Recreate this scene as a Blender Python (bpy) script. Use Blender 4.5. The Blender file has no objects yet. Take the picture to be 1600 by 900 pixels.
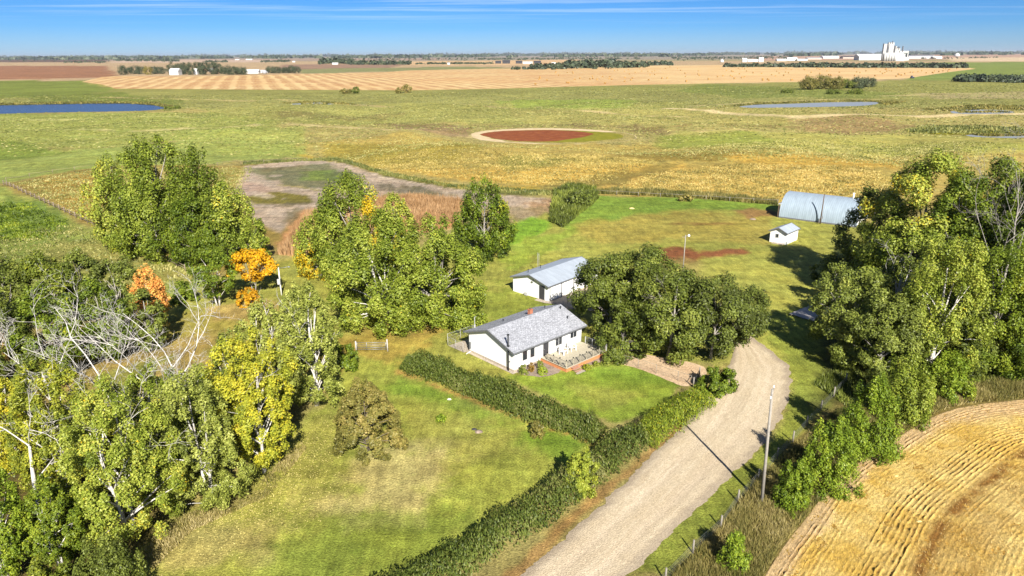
import bpy, math, random
import numpy as np
from mathutils import Vector, Matrix
from mathutils.geometry import tessellate_polygon

rad = math.radians
SC = bpy.context.scene

# ------------------------------------------------------------------ camera, sky, sun, exposure
CAM_H = 38.0
FPX = 1067.0                       # focal length in pixels of a 1600 px wide picture
PITCH = math.atan(365 / FPX)
ROLL = rad(0.29)
cp_, sp_ = math.cos(PITCH), math.sin(PITCH)
cr_, sr_ = math.cos(ROLL), math.sin(ROLL)
F_ = np.array([0, cp_, -sp_]); u0 = np.array([0, sp_, cp_]); r0 = np.array([1.0, 0, 0])
R_ = r0 * cr_ - u0 * sr_
U_ = u0 * cr_ + r0 * sr_
cam_d = bpy.data.cameras.new('camera'); cam = bpy.data.objects.new('camera', cam_d)
SC.collection.objects.link(cam)
cam_d.sensor_width = 36; cam_d.lens = 36 * FPX / 1600
cam_d.clip_start = 0.5; cam_d.clip_end = 90000
cam.matrix_world = Matrix(((R_[0], U_[0], -F_[0], 0), (R_[1], U_[1], -F_[1], 0), (R_[2], U_[2], -F_[2], CAM_H), (0, 0, 0, 1)))
SC.camera = cam

SUN_EL = rad(35); SUN_XY = np.array([0.225, -0.974])          # towards the sun
W = bpy.data.worlds.new('World'); SC.world = W; W.use_nodes = True
nt = W.node_tree; nt.nodes.clear()
def wn(t, **k):
    n = nt.nodes.new(t)
    for a, b in k.items(): setattr(n, a, b)
    return n
out = wn('ShaderNodeOutputWorld'); bg = wn('ShaderNodeBackground')
sky = wn('ShaderNodeTexSky', sky_type='NISHITA'); sky.sun_disc = False
sky.sun_elevation = SUN_EL; sky.sun_rotation = math.atan2(SUN_XY[0], SUN_XY[1])
sky.altitude = 600; sky.air_density = 1.0; sky.dust_density = 0.4; sky.ozone_density = 1.0
tc = wn('ShaderNodeTexCoord'); sep = wn('ShaderNodeSeparateXYZ')
nt.links.new(tc.outputs['Generated'], sep.inputs[0])
ramp = wn('ShaderNodeValToRGB')                               # clear autumn air: the blue deepens quickly above the horizon
e = ramp.color_ramp.elements
e[0].position = 0.0; e[0].color = (0.40, 0.62, 1.12, 1)
e[1].position = 0.09; e[1].color = (0.095, 0.34, 0.82, 1)
for p_, c_ in ((0.035, (0.19, 0.47, 1.05, 1)), (0.35, (0.10, 0.26, 0.56, 1)), (1.0, (0.3, 0.45, 0.7, 1))):
    x = e.new(p_); x.color = c_
nt.links.new(sep.outputs['Z'], ramp.inputs[0])
mul = wn('ShaderNodeMix', data_type='RGBA', blend_type='MULTIPLY'); mul.inputs[0].default_value = 1
nt.links.new(sky.outputs[0], mul.inputs[6]); nt.links.new(ramp.outputs[0], mul.inputs[7])
# thin high cirrus: noise over the cloud plane
dv = wn('ShaderNodeVectorMath', operation='DIVIDE'); cz = wn('ShaderNodeMath', operation='MAXIMUM'); cz.inputs[1].default_value = 0.02
nt.links.new(sep.outputs['Z'], cz.inputs[0])
cmb = wn('ShaderNodeCombineXYZ')
for k in range(3): nt.links.new(cz.outputs[0], cmb.inputs[k])
nt.links.new(tc.outputs['Generated'], dv.inputs[0]); nt.links.new(cmb.outputs[0], dv.inputs[1])
mp = wn('ShaderNodeMapping'); mp.inputs['Scale'].default_value = (0.10, 0.42, 0); mp.inputs['Rotation'].default_value = (0, 0, 0.12)
mp.inputs['Location'].default_value = (3.1, 1.7, 0)
nt.links.new(dv.outputs[0], mp.inputs[0])
cn = wn('ShaderNodeTexNoise'); cn.inputs['Scale'].default_value = 1.4; cn.inputs['Detail'].default_value = 9; cn.inputs['Roughness'].default_value = 0.62
nt.links.new(mp.outputs[0], cn.inputs[0])
cr = wn('ShaderNodeMapRange'); cr.inputs['From Min'].default_value = 0.47; cr.inputs['From Max'].default_value = 0.72
cr.inputs['To Max'].default_value = 0.75
nt.links.new(cn.outputs[0], cr.inputs[0])
hz = wn('ShaderNodeMapRange'); hz.inputs['From Min'].default_value = 0.035; hz.inputs['From Max'].default_value = 0.075
nt.links.new(sep.outputs['Z'], hz.inputs[0])
cm = wn('ShaderNodeMath', operation='MULTIPLY'); nt.links.new(cr.outputs[0], cm.inputs[0]); nt.links.new(hz.outputs[0], cm.inputs[1])
cl = wn('ShaderNodeMix', data_type='RGBA'); cl.inputs[7].default_value = (7.5, 8.6, 10.0, 1)
nt.links.new(cm.outputs[0], cl.inputs[0]); nt.links.new(mul.outputs[2], cl.inputs[6])
nt.links.new(cl.outputs[2], bg.inputs[0]); bg.inputs[1].default_value = 0.055
nt.links.new(bg.outputs[0], out.inputs[0])

sun_d = bpy.data.lights.new('sun', 'SUN'); sun_d.energy = 5.0; sun_d.angle = rad(0.5); sun_d.color = (1.0, 0.94, 0.84)
sun = bpy.data.objects.new('sun', sun_d); SC.collection.objects.link(sun)
sd = Vector((SUN_XY[0] * math.cos(SUN_EL), SUN_XY[1] * math.cos(SUN_EL), math.sin(SUN_EL)))
sun.rotation_euler = sd.to_track_quat('Z', 'Y').to_euler()
sun.location = (40, -100, 120)
SC.view_settings.view_transform = 'Standard'; SC.view_settings.look = 'None'
SC.view_settings.exposure = 1.15; SC.view_settings.gamma = 1.0
SC.render.engine = 'CYCLES'
SC.cycles.max_bounces = 6; SC.cycles.transparent_max_bounces = 8; SC.cycles.diffuse_bounces = 3

# ------------------------------------------------------------------ helpers
def G(px, py, z=0.0):
    """the point of the level z that the photograph shows at (px, py)"""
    d = R_ * (px - 800) / FPX + U_ * (450 - py) / FPX + F_
    t = (z - CAM_H) / d[2]
    return np.array([d[0] * t, d[1] * t, z])
def GW(l): return np.array([G(x, max(y, 90.4 - .0050625 * x))[:2] for x, y in l])     # never above the horizon
def top_height(base, py):
    """height above base at which a vertical through base reaches the row py"""
    lo, hi = 0.0, 120.0
    for _ in range(40):
        m = (lo + hi) / 2
        v = np.array([base[0], base[1], m - CAM_H]); w = v @ F_
        y = 450 - FPX * (v @ U_) / w
        if y > py: lo = m
        else: hi = m
    return lo
def sdist(base): return float(np.array([base[0], base[1], -CAM_H]) @ F_)

def lin(c):
    c = np.asarray(c, float) / 255
    return np.where(c <= 0.04045, c / 12.92, ((c + 0.055) / 1.055) ** 2.4)
ALB = 0.62
def alb(r, g, b, k=1.0): return tuple(lin((r, g, b)) * ALB * k) + (1.0,)

COL = SC.collection
def tag(o, label=None, cat=None, group=None, kind=None):
    if label: o['label'] = label
    if cat: o['category'] = cat
    if group: o['group'] = group
    if kind: o['kind'] = kind
    return o
def thing(name, label, cat, loc=(0, 0, 0), rotz=0.0, group=None):
    o = bpy.data.objects.new(name, None); COL.objects.link(o)
    o.location = loc; o.rotation_euler = (0, 0, rotz); o.empty_display_size = 0.5
    return tag(o, label, cat, group)
def link_mesh(name, me, parent=None):
    o = bpy.data.objects.new(name, me); COL.objects.link(o)
    if parent: o.parent = parent
    return o
def copy_tree(o, parent=None):
    c = o.copy(); COL.objects.link(c)
    if parent: c.parent = parent
    for ch in list(o.children): copy_tree(ch, c)
    return c
def np_mesh(name, V, Fq, m, attrs=None, colors=None, smooth=False):
    """V (n,3), Fq (k,3|4) index array"""
    V = np.ascontiguousarray(V, np.float32); Fq = np.ascontiguousarray(Fq, np.int32)
    me = bpy.data.meshes.new(name); k = Fq.shape[1]
    me.vertices.add(len(V)); me.vertices.foreach_set('co', V.ravel())
    me.loops.add(Fq.size); me.loops.foreach_set('vertex_index', Fq.ravel())
    me.polygons.add(len(Fq)); me.polygons.foreach_set('loop_start', np.arange(0, Fq.size, k, dtype=np.int32))
    me.polygons.foreach_set('loop_total', np.full(len(Fq), k, np.int32))
    if smooth: me.polygons.foreach_set('use_smooth', np.ones(len(Fq), bool))
    for an, av in (attrs or {}).items():
        a = me.attributes.new(an, 'FLOAT', 'POINT'); a.data.foreach_set('value', np.ascontiguousarray(av, np.float32))
    for an, av in (colors or {}).items():
        a = me.attributes.new(an, 'FLOAT_COLOR', 'POINT')
        a.data.foreach_set('color', np.ascontiguousarray(np.c_[av[:, :3], np.ones(len(av))], np.float32).ravel())
    me.update(calc_edges=True)
    if m: me.materials.append(m)
    return me

class MB:
    def __init__(s): s.v = []; s.f = []; s.m = []; s.mats = []; s.sm = []
    def _mi(s, m):
        if m not in s.mats: s.mats.append(m)
        return s.mats.index(m)
    def add(s, vs, fs, m=None, smooth=False):
        b = len(s.v); s.v += [tuple(map(float, v)) for v in vs]
        for f in fs: s.f.append([b + i for i in f]); s.m.append(m); s.sm.append(smooth)
        return s
    def box(s, c, d, rz=0.0, m=None):
        x, y, z = d[0] / 2, d[1] / 2, d[2] / 2; ca, sa = math.cos(rz), math.sin(rz)
        vs = []
        for q in ((-1, -1, -1), (1, -1, -1), (1, 1, -1), (-1, 1, -1), (-1, -1, 1), (1, -1, 1), (1, 1, 1), (-1, 1, 1)):
            a, b = q[0] * x, q[1] * y
            vs.append((c[0] + a * ca - b * sa, c[1] + a * sa + b * ca, c[2] + q[2] * z))
        return s.add(vs, [(0, 3, 2, 1), (4, 5, 6, 7), (0, 1, 5, 4), (1, 2, 6, 5), (2, 3, 7, 6), (3, 0, 4, 7)], m)
    def tube(s, pts, rs, n=6, caps=True, m=None, smooth=True):
        pts = [np.asarray(p, float) for p in pts]
        if not hasattr(rs, '__len__'): rs = [rs] * len(pts)
        b = len(s.v); a = None
        for i, p in enumerate(pts):
            t = pts[min(i + 1, len(pts) - 1)] - pts[max(i - 1, 0)]; t = t / (np.linalg.norm(t) + 1e-9)
            if a is None:
                a = np.cross(t, (0.3, 0.9, 0.1) if abs(t[2]) > .8 else (0, 0, 1.0))
            a = a - t * (a @ t); a = a / (np.linalg.norm(a) + 1e-9); c = np.cross(t, a)
            for k in range(n):
                w = 2 * math.pi * k / n
                s.v.append(tuple(p + (a * math.cos(w) + c * math.sin(w)) * rs[i]))
        for i in range(len(pts) - 1):
            for k in range(n):
                k2 = (k + 1) % n
                s.f.append([b + i * n + k, b + i * n + k2, b + (i + 1) * n + k2, b + (i + 1) * n + k]); s.m.append(m); s.sm.append(smooth)
        if caps:
            s.f.append([b + k for k in range(n)][::-1]); s.m.append(m); s.sm.append(False)
            s.f.append([b + (len(pts) - 1) * n + k for k in range(n)]); s.m.append(m); s.sm.append(False)
        return s
    def mesh(s, name, mat):
        me = bpy.data.meshes.new(name); me.from_pydata(s.v, [], s.f)
        mats = [mat] + [m for m in {id(x): x for x in s.m if x is not None and x is not mat}.values()]
        for m in mats: me.materials.append(m)
        for p, m, sm in zip(me.polygons, s.m, s.sm):
            p.material_index = mats.index(m) if m is not None else 0
            p.use_smooth = sm
        me.update(); return me
    def build(s, name, mat, parent=None):
        return link_mesh(name, s.mesh(name, mat), parent)

# ------------------------------------------------------------------ materials
def new_mat(name):
    m = bpy.data.materials.new(name); m.use_nodes = True
    t = m.node_tree; t.nodes.clear()
    return m, t
class NB:
    def __init__(s, t): s.t = t
    def n(s, ty, ins=None, **k):
        n = s.t.nodes.new(ty)
        for a, b in k.items(): setattr(n, a, b)
        for a, b in (ins or {}).items():
            if isinstance(b, bpy.types.NodeSocket): s.t.links.new(b, n.inputs[a])
            else:
                if n.inputs[a].type == 'VECTOR' and hasattr(b, '__len__') and len(b) == 4: b = b[:3]
                n.inputs[a].default_value = b
        return n
    def noise(s, vec, scale, detail=4, rough=0.55, off=None):
        return s.n('ShaderNodeTexNoise', {'Vector': vec, 'Scale': scale, 'Detail': detail, 'Roughness': rough}).outputs[0]
    def ramp(s, fac, stops):
        r = s.n('ShaderNodeValToRGB', {'Fac': fac}); e = r.color_ramp.elements
        while len(e) > 1: e.remove(e[-1])
        e[0].position = stops[0][0]; e[0].color = stops[0][1]
        for p, c in stops[1:]:
            x = e.new(p); x.color = c
        return r.outputs[0]
    def mix(s, fac, a, b, bt='MIX'):
        n = s.n('ShaderNodeMix', {0: fac, 6: a, 7: b}, data_type='RGBA', blend_type=bt)
        return n.outputs[2]
    def rng(s, v, a, b, c=0.0, d=1.0):
        return s.n('ShaderNodeMapRange', {0: v, 1: a, 2: b, 3: c, 4: d}).outputs[0]
    def math(s, op, a, b=0.0):
        return s.n('ShaderNodeMath', {0: a, 1: b}, operation=op).outputs[0]
    def scale_col(s, c, f):
        return s.n('ShaderNodeVectorMath', {0: c, 'Scale': f}, operation='SCALE').outputs[0]
    def pos(s): return s.n('ShaderNodeNewGeometry').outputs['Position']
    def obj(s): return s.n('ShaderNodeTexCoord').outputs['Object']
    def bump(s, h, strength, dist):
        return s.n('ShaderNodeBump', {'Height': h, 'Strength': strength, 'Distance': dist}).outputs[0]
    def out(s, col, rough=0.8, normal=None, metal=0.0, spec=0.3):
        p = s.n('ShaderNodeBsdfPrincipled', {'Base Color': col, 'Roughness': rough, 'Metallic': metal, 'Specular IOR Level': spec})
        if normal is not None: s.t.links.new(normal, p.inputs['Normal'])
        o = s.n('ShaderNodeOutputMaterial', {0: p.outputs[0]}); return p

def plain(name, col, rough=0.7, var=0.15, scale=3.0, metal=0.0, spec=0.3, bump=0.0):
    m, t = new_mat(name); b = NB(t)
    n = b.noise(b.obj(), scale, 5)
    c = b.scale_col(col, b.rng(n, 0.25, 0.75, 1 - var, 1 + var))
    b.out(c, rough, b.bump(n, bump, 0.02) if bump else None, metal, spec)
    return m

def leaf_mat(name, stops, trans=0.22):
    m, t = new_mat(name); b = NB(t)
    a = b.n('ShaderNodeAttribute', attribute_name='tint').outputs['Fac']
    oi = b.n('ShaderNodeObjectInfo').outputs['Random']
    a2 = b.math('ADD', a, b.rng(oi, 0, 1, -0.06, 0.06))
    c = b.ramp(a2, stops)
    d = b.n('ShaderNodeBsdfPrincipled', {'Base Color': c, 'Roughness': 0.5, 'Specular IOR Level': 0.25})
    tr = b.n('ShaderNodeBsdfTranslucent', {'Color': b.mix(0.5, c, (0.5, 0.55, 0.05, 1), 'MULTIPLY') if False else c})
    mx = b.n('ShaderNodeMixShader', {0: trans, 1: d.outputs[0], 2: tr.outputs[0]})
    b.n('ShaderNodeOutputMaterial', {0: mx.outputs[0]})
    return m
def L(*c): return tuple(c) + (1.0,)
M = {}
M['leaf_green'] = leaf_mat('leaf_green', [(0, L(0.040, 0.067, 0.007)), (.35, L(0.110, 0.160, 0.013)), (.7, L(0.230, 0.284, 0.025)), (1, L(0.388, 0.356, 0.022))])
M['leaf_poplar'] = leaf_mat('leaf_poplar', [(0, L(0.056, 0.083, 0.008)), (.3, L(0.134, 0.180, 0.017)), (.55, L(0.254, 0.303, 0.037)), (.78, L(0.409, 0.433, 0.075)), (.9, L(0.466, 0.391, 0.031)), (1, L(0.510, 0.347, 0.013))])
M['leaf_dark'] = leaf_mat('leaf_dark', [(0, L(0.052, 0.070, 0.013)), (.4, L(0.123, 0.156, 0.022)), (.75, L(0.254, 0.284, 0.049)), (1, L(0.396, 0.391, 0.091))])
M['leaf_yellow'] = leaf_mat('leaf_yellow', [(0, L(0.119, 0.152, 0.018)), (.35, L(0.307, 0.330, 0.031)), (.7, L(0.494, 0.445, 0.035)), (1, L(0.596, 0.408, 0.018))])
M['leaf_pale'] = leaf_mat('leaf_pale', [(0, L(0.093, 0.116, 0.019)), (.35, L(0.263, 0.298, 0.051)), (.7, L(0.465, 0.480, 0.126)), (1, L(0.542, 0.480, 0.079))])
M['leaf_gold'] = leaf_mat('leaf_gold', [(0, L(.42, .22, .01)), (.5, L(.72, .40, .012)), (1, L(.80, .50, .03))])
M['leaf_orange'] = leaf_mat('leaf_orange', [(0, L(.42, .36, .05)), (.35, L(.66, .42, .09)), (.6, L(.70, .34, .09)), (1, L(.70, .24, .06))])
M['leaf_rust'] = leaf_mat('leaf_rust', [(0, L(.12, .08, .02)), (.5, L(.34, .20, .03)), (1, L(.46, .32, .04))])
M['leaf_brown'] = leaf_mat('leaf_brown', [(0, L(.09, .09, .022)), (.35, L(.19, .175, .04)), (.7, L(.33, .26, .075)), (1, L(.45, .33, .14))])
M['leaf_hedge'] = leaf_mat('leaf_hedge', [(0, L(0.034, 0.051, 0.009)), (.35, L(0.075, 0.106, 0.017)), (.7, L(0.149, 0.184, 0.034)), (1, L(0.196, 0.184, 0.068))], .28)
M['leaf_olive'] = leaf_mat('leaf_olive', [(0, L(0.057, 0.072, 0.014)), (.4, L(0.142, 0.176, 0.028)), (.75, L(0.282, 0.319, 0.061)), (1, L(0.366, 0.361, 0.070))])
M['leaf_bright'] = leaf_mat('leaf_bright', [(0, L(0.059, 0.096, 0.008)), (.4, L(0.153, 0.223, 0.016)), (.75, L(0.308, 0.370, 0.034)), (1, L(0.454, 0.445, 0.040))])
M['leaf_straw'] = leaf_mat('leaf_straw', [(0, L(.40, .33, .10)), (1, L(.62, .54, .2))])
M['leaf_lime'] = leaf_mat('leaf_lime', [(0, L(0.160, 0.208, 0.024)), (.6, L(0.320, 0.352, 0.040)), (1, L(0.480, 0.400, 0.040))])
M['reed'] = leaf_mat('reed', [(0, L(0.250, 0.140, 0.060)), (.5, L(0.380, 0.230, 0.110)), (1, L(0.500, 0.340, 0.180))])
M['dry_grass'] = leaf_mat('dry_grass', [(0, L(.09, .10, .025)), (.35, L(.20, .18, .05)), (.7, L(.34, .28, .10)), (1, L(.50, .42, .20))])
M['prairie_gold'] = leaf_mat('prairie_gold', [(0, L(.16, .14, .04)), (.4, L(.30, .25, .07)), (.7, L(.46, .36, .11)), (1, L(.58, .46, .17))])
M['prairie_olive'] = leaf_mat('prairie_olive', [(0, L(.09, .11, .03)), (.4, L(.18, .19, .05)), (.7, L(.30, .29, .09)), (1, L(.44, .39, .15))])
M['straw'] = leaf_mat('straw', [(0, L(0.340, 0.200, 0.050)), (.5, L(0.500, 0.340, 0.110)), (1, L(0.600, 0.470, 0.200))])
def bark(name, c1, c2):
    m, t = new_mat(name); b = NB(t)
    n = b.noise(b.n('ShaderNodeMapping', {0: b.obj(), 'Scale': (1, 1, .35)}).outputs[0], 3.5, 6, .65)
    b.out(b.ramp(n, [(.35, c1), (.6, c2)]), .85, b.bump(n, .6, .05)); return m
M['bark_white'] = bark('bark_white', L(.30, .28, .25), L(.66, .63, .58))
M['bark_brown'] = bark('bark_brown', L(.07, .055, .045), L(.2, .165, .13))
M['bark_grey'] = bark('bark_grey', L(.14, .125, .11), L(.4, .37, .33))

# ------------------------------------------------------------------ terrain
RNG = np.random.default_rng(7)
_w = [(RNG.uniform(-1, 1), RNG.uniform(-1, 1), RNG.uniform(60, 170), RNG.uniform(0, 6.28)) for _ in range(9)]
def wav(x, y, comps, k=1.0):
    s = 0
    for a, b, l, p in comps:
        n = math.hypot(a, b); s = s + np.sin((x * a + y * b) / n * 6.283 / (l * k) + p + 1.3 * np.sin((x * b - y * a) / n * 6.283 / (l * k * 2.3) + p * 2))
    return s / len(comps) ** .5
def sm(x, a, b):
    t = np.clip((x - a) / (b - a), 0, 1); return t * t * (3 - 2 * t)
FLAT = []                                                     # (x, y, radius): ground kept level there
def flat_at(px, py, wpx):
    g = G(px, py); FLAT.append((g[0], g[1], wpx / FPX * sdist(g)))
for a in ((858, 211, 150), (1262, 164, 150), (60, 172, 240), (1530, 174, 80), (1560, 211, 130), (495, 161, 45)): flat_at(*a)
def terrain(x, y):
    x = np.asarray(x, float); y = np.asarray(y, float)
    r = np.hypot(x, y)
    m = sm(r, 190, 330) * (1 - sm(r, 640, 760))
    for fx, fy, fr in FLAT: m = m * sm(np.hypot(x - fx, (y - fy)), fr * .75, fr * 1.5)
    return m * (1.25 * wav(x, y, _w) + .25 * wav(x, y, _w[:5], .31))
def ground_z(x, y): return float(terrain(x, y))
def warp(x, y, amp, seed=0):
    k = seed * 1.7
    a = lambda u, v, l, p: np.sin(u * 6.283 / l + p + k) * np.cos(v * 6.283 / (l * 1.37) + 2 * p - k)
    wx = a(x, y, 23, 1) + .6 * a(y, x, 9.1, 2) + .4 * a(x, y, 3.9, 3) + .3 * a(y, x, 1.7, 5)
    wy = a(y, x, 19, 4) + .6 * a(x, y, 8.3, 0) + .4 * a(y, x, 4.3, 2) + .3 * a(x, y, 1.9, 1)
    return x + wx * amp, y + wy * amp
_NT = np.random.default_rng(11).uniform(-1, 1, (256, 256))
def vnoise(x, y):
    xi = np.floor(x).astype(int); yi = np.floor(y).astype(int); fx = x - xi; fy = y - yi
    fx = fx * fx * (3 - 2 * fx); fy = fy * fy * (3 - 2 * fy)
    g = lambda a, b: _NT[a % 256, b % 256]
    return (g(xi, yi) * (1 - fx) + g(xi + 1, yi) * fx) * (1 - fy) + (g(xi, yi + 1) * (1 - fx) + g(xi + 1, yi + 1) * fx) * fy
def frac_noise(x, y, size, seed=0, octs=4):
    s = 0; a = 1.0
    for o in range(octs):
        s = s + a * vnoise(x / size + 17.3 * seed + 5 * o, y / size - 9.1 * seed + 3 * o); a *= .6; size *= .47
    return s
def sdf(x, y, poly):
    """signed distance to a polygon, negative inside"""
    d = np.full(x.shape, 1e18); ins = np.zeros(x.shape, bool); n = len(poly)
    for i in range(n):
        ax, ay = poly[i]; bx, by = poly[(i + 1) % n]
        ex, ey = bx - ax, by - ay
        t = np.clip(((x - ax) * ex + (y - ay) * ey) / (ex * ex + ey * ey + 1e-12), 0, 1)
        d = np.minimum(d, (x - ax - t * ex) ** 2 + (y - ay - t * ey) ** 2)
        c = ((ay > y) != (by > y)) & (x < ex * (y - ay) / (by - ay + 1e-12) + ax)
        ins ^= c
    d = np.sqrt(d); return np.where(ins, -d, d)
def line_dist(x, y, pts):
    d = np.full(x.shape, 1e18)
    for (ax, ay), (bx, by) in zip(pts[:-1], pts[1:]):
        ex, ey = bx - ax, by - ay
        t = np.clip(((x - ax) * ex + (y - ay) * ey) / (ex * ex + ey * ey + 1e-12), 0, 1)
        d = np.minimum(d, (x - ax - t * ex) ** 2 + (y - ay - t * ey) ** 2)
    return np.sqrt(d)

# soils and swards of the place: outline (where the photograph shows it on the ground), colour, soft edge and raggedness in metres
Z = []
def dry(rgb):
    r, g, b_ = rgb
    if g > r + 14: k = .26 if g < 175 else .1; return (r * (1 - k) + 168 * k, g * (1 - k) + 166 * k, b_ * (1 - k) + 88 * k)
    return rgb
def zone(pts, rgb, soft=2.0, rag=1.0, op=1.0): rgb = dry(rgb); Z.append(('p', GW(pts), rgb, soft, rag, op))
def streak(pts, rgb, width, soft=3.0, rag=2.0, op=.8): Z.append(('l', GW(pts), rgb, soft, rag, op, width))
# far fields
zone([(-900, 95.5), (2500, 95.5), (2500, 130), (-900, 130)], (188, 166, 132), 20, 5)
zone([(-900, 91), (700, 91), (700, 94.5), (-900, 94.5)], (170, 150, 135), 60, 10)
zone([(-300, 92), (170, 92), (165, 97), (-300, 98)], (112, 92, 78), 40, 10)
zone([(-400, 103), (165, 103), (185, 120), (60, 124), (-400, 128)], (158, 118, 90), 15, 5)
zone([(180, 93.5), (430, 93.5), (460, 97), (180, 98)], (200, 178, 158), 40, 10)
zone([(640, 96), (900, 93), (900, 101), (640, 102)], (212, 182, 140), 30, 8)
zone([(440, 101), (640, 100), (600, 107), (430, 110)], (158, 132, 112), 15, 5)
zone([(470, 108), (720, 104), (820, 106), (600, 112), (470, 115)], (140, 145, 98), 10, 4)
zone([(1180, 88), (1650, 84), (2000, 84), (2000, 92), (1600, 92), (1180, 95)], (190, 160, 140), 60, 10)
zone([(1480, 90), (2100, 88), (2100, 93), (1490, 96)], (215, 195, 165), 20, 5)
zone([(1440, 98), (2100, 92), (2100, 150), (1500, 132), (1410, 124)], (118, 142, 72), 14, 5)
# pasture base bands
zone([(-900, 128), (165, 138), (640, 142), (1000, 132), (1420, 125), (2200, 118), (2600, 168), (-900, 168)], (148, 150, 84), 8, 4)
zone([(-900, 126), (130, 126), (170, 140), (120, 152), (-900, 158)], (112, 132, 58), 8, 4)
zone([(60, 150), (190, 144), (270, 158), (260, 172), (60, 163)], (122, 134, 62), 8, 4)
zone([(-300, 180), (260, 176), (470, 168), (430, 205), (185, 228), (-300, 232)], (150, 160, 78), 6, 4)
zone([(300, 168), (700, 160), (1080, 160), (1000, 196), (620, 190), (470, 196)], (156, 158, 84), 6, 4)
zone([(430, 178), (620, 178), (560, 186), (440, 187)], (134, 128, 72), 8, 5, .8)
zone([(780, 158), (1000, 156), (980, 168), (820, 169)], (128, 152, 62), 5, 3, .9)
zone([(800, 172), (1250, 170), (1300, 196), (1050, 205), (830, 190)], (168, 164, 90), 6, 4, .8)
zone([(1240, 186), (1340, 184), (1420, 198), (1330, 206), (1250, 200)], (160, 138, 96), 6, 4, .85)
zone([(1120, 190), (1230, 186), (1240, 196), (1120, 200)], (160, 152, 84), 5, 3, .7)
zone([(1440, 146), (1700, 142), (1700, 154), (1460, 154)], (180, 168, 124), 6, 4, .7)
zone([(1100, 132), (1300, 140), (1420, 146), (1400, 152), (1150, 152), (1060, 142)], (120, 134, 64), 6, 4, .8)
streak([(-200, 208), (60, 204), (185, 204), (300, 199), (430, 196)], (200, 192, 128), 2.2)
streak([(0, 188), (150, 186), (330, 180)], (182, 182, 112), 2.5)
streak([(160, 152), (330, 156), (470, 160), (640, 166), (840, 166)], (186, 172, 118), 4)
streak([(460, 196), (560, 200), (650, 206), (740, 214)], (205, 192, 130), 3.5)
streak([(1050, 170), (1150, 176), (1240, 184), (1350, 182), (1480, 180), (1700, 176)], (222, 206, 154), 5.5)
streak([(1080, 166), (1180, 160), (1290, 156), (1370, 154)], (196, 186, 124), 3)
streak([(900, 172), (1000, 178), (1060, 182)], (206, 190, 132), 3.5)
streak([(1050, 210), (1150, 206), (1260, 208), (1400, 214), (1500, 219), (1700, 222)], (212, 196, 130), 3)
streak([(1380, 150), (1440, 148), (1480, 150)], (200, 188, 130), 4)
streak([(600, 192), (720, 198), (860, 193), (980, 200), (1040, 208)], (132, 118, 78), 5, 4, 3, .75)
zone([(620, 196), (745, 198), (735, 214), (700, 212), (640, 205)], (150, 128, 96), 5, 3, .8)
streak([(1000, 205), (1100, 196), (1230, 197)], (138, 122, 76), 4, 4, 3, .6)
# left greens
zone([(-400, 228), (190, 232), (350, 214), (480, 222), (470, 238), (190, 272), (20, 285), (-400, 320)], (140, 160, 76), 5, 3)
zone([(-100, 216), (60, 222), (110, 236), (40, 246), (-100, 244)], (104, 132, 44), 4, 3, .85)
zone([(260, 205), (470, 200), (465, 240), (330, 236)], (150, 168, 78), 5, 3, .8)
# centre and right gold prairie
zone([(480, 222), (640, 212), (745, 226), (1000, 224), (1300, 214), (1800, 228), (1900, 330), (1210, 318), (940, 306), (800, 292), (660, 275), (560, 258)], (180, 164, 88), 6, 4)
zone([(1050, 208), (1300, 205), (1700, 218), (1700, 246), (1330, 240), (1150, 232), (1040, 222)], (176, 176, 88), 5, 3, .85)
zone([(1040, 212), (1180, 210), (1230, 226), (1120, 232), (1040, 228)], (142, 160, 62), 4, 3, .85)
zone([(980, 236), (1160, 238), (1180, 248), (1060, 252), (970, 246)], (148, 132, 62), 4, 3, .85)
zone([(1340, 222), (1600, 226), (1600, 240), (1400, 240)], (160, 168, 74), 4, 3, .7)
zone([(520, 225), (760, 232), (720, 252), (600, 256), (520, 244)], (158, 148, 62), 4, 3, .8)
zone([(620, 262), (820, 262), (1050, 254), (1060, 266), (860, 288), (700, 280)], (206, 174, 88), 4, 3, .85)
zone([(920, 300), (1010, 268), (1130, 258), (1350, 262), (1360, 300), (1210, 314)], (202, 174, 94), 4, 2)
zone([(1150, 246), (1400, 246), (1400, 262), (1180, 262)], (196, 164, 78), 4, 3, .8)
zone([(780, 250), (840, 244), (900, 252), (860, 264), (790, 266)], (132, 140, 60), 3, 2, .75)
streak([(1130, 259), (1150, 258), (1165, 259)], (92, 92, 36), 1.6, 2, 1)
zone([(835, 296), (890, 284), (980, 268), (1040, 254), (1070, 256), (1030, 270), (950, 290), (900, 300)], (124, 118, 58), 4, 3, .65)
streak([(470, 236), (560, 262), (650, 280), (730, 292), (830, 294)], (190, 168, 72), 2.2, 1.5, 1)
streak([(380, 258), (450, 246), (520, 246), (600, 272), (700, 294), (800, 302), (880, 300)], (96, 104, 46), 2.0, 2, 1.5, .85)
# field behind the rail fence, lower left field
zone([(4, 290), (150, 268), (400, 256), (470, 300), (440, 380), (330, 430), (210, 390), (110, 340)], (158, 142, 76), 2, 1)
zone([(60, 286), (150, 280), (170, 330), (120, 335)], (172, 144, 72), 3, 2, .7)
zone([(-500, 300), (4, 292), (110, 342), (215, 386), (330, 428), (330, 470), (-500, 520)], (146, 164, 72), 1.5, .8)
zone([(-50, 312), (50, 318), (110, 345), (100, 366), (30, 366), (-50, 356)], (80, 118, 42), 3, 3, .75)
zone([(-50, 376), (100, 372), (170, 392), (80, 406), (-50, 404)], (112, 140, 56), 3, 3, .7)
zone([(90, 380), (180, 378), (260, 410), (330, 440), (200, 450), (80, 400)], (164, 154, 86), 3, 2, .6)
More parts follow.
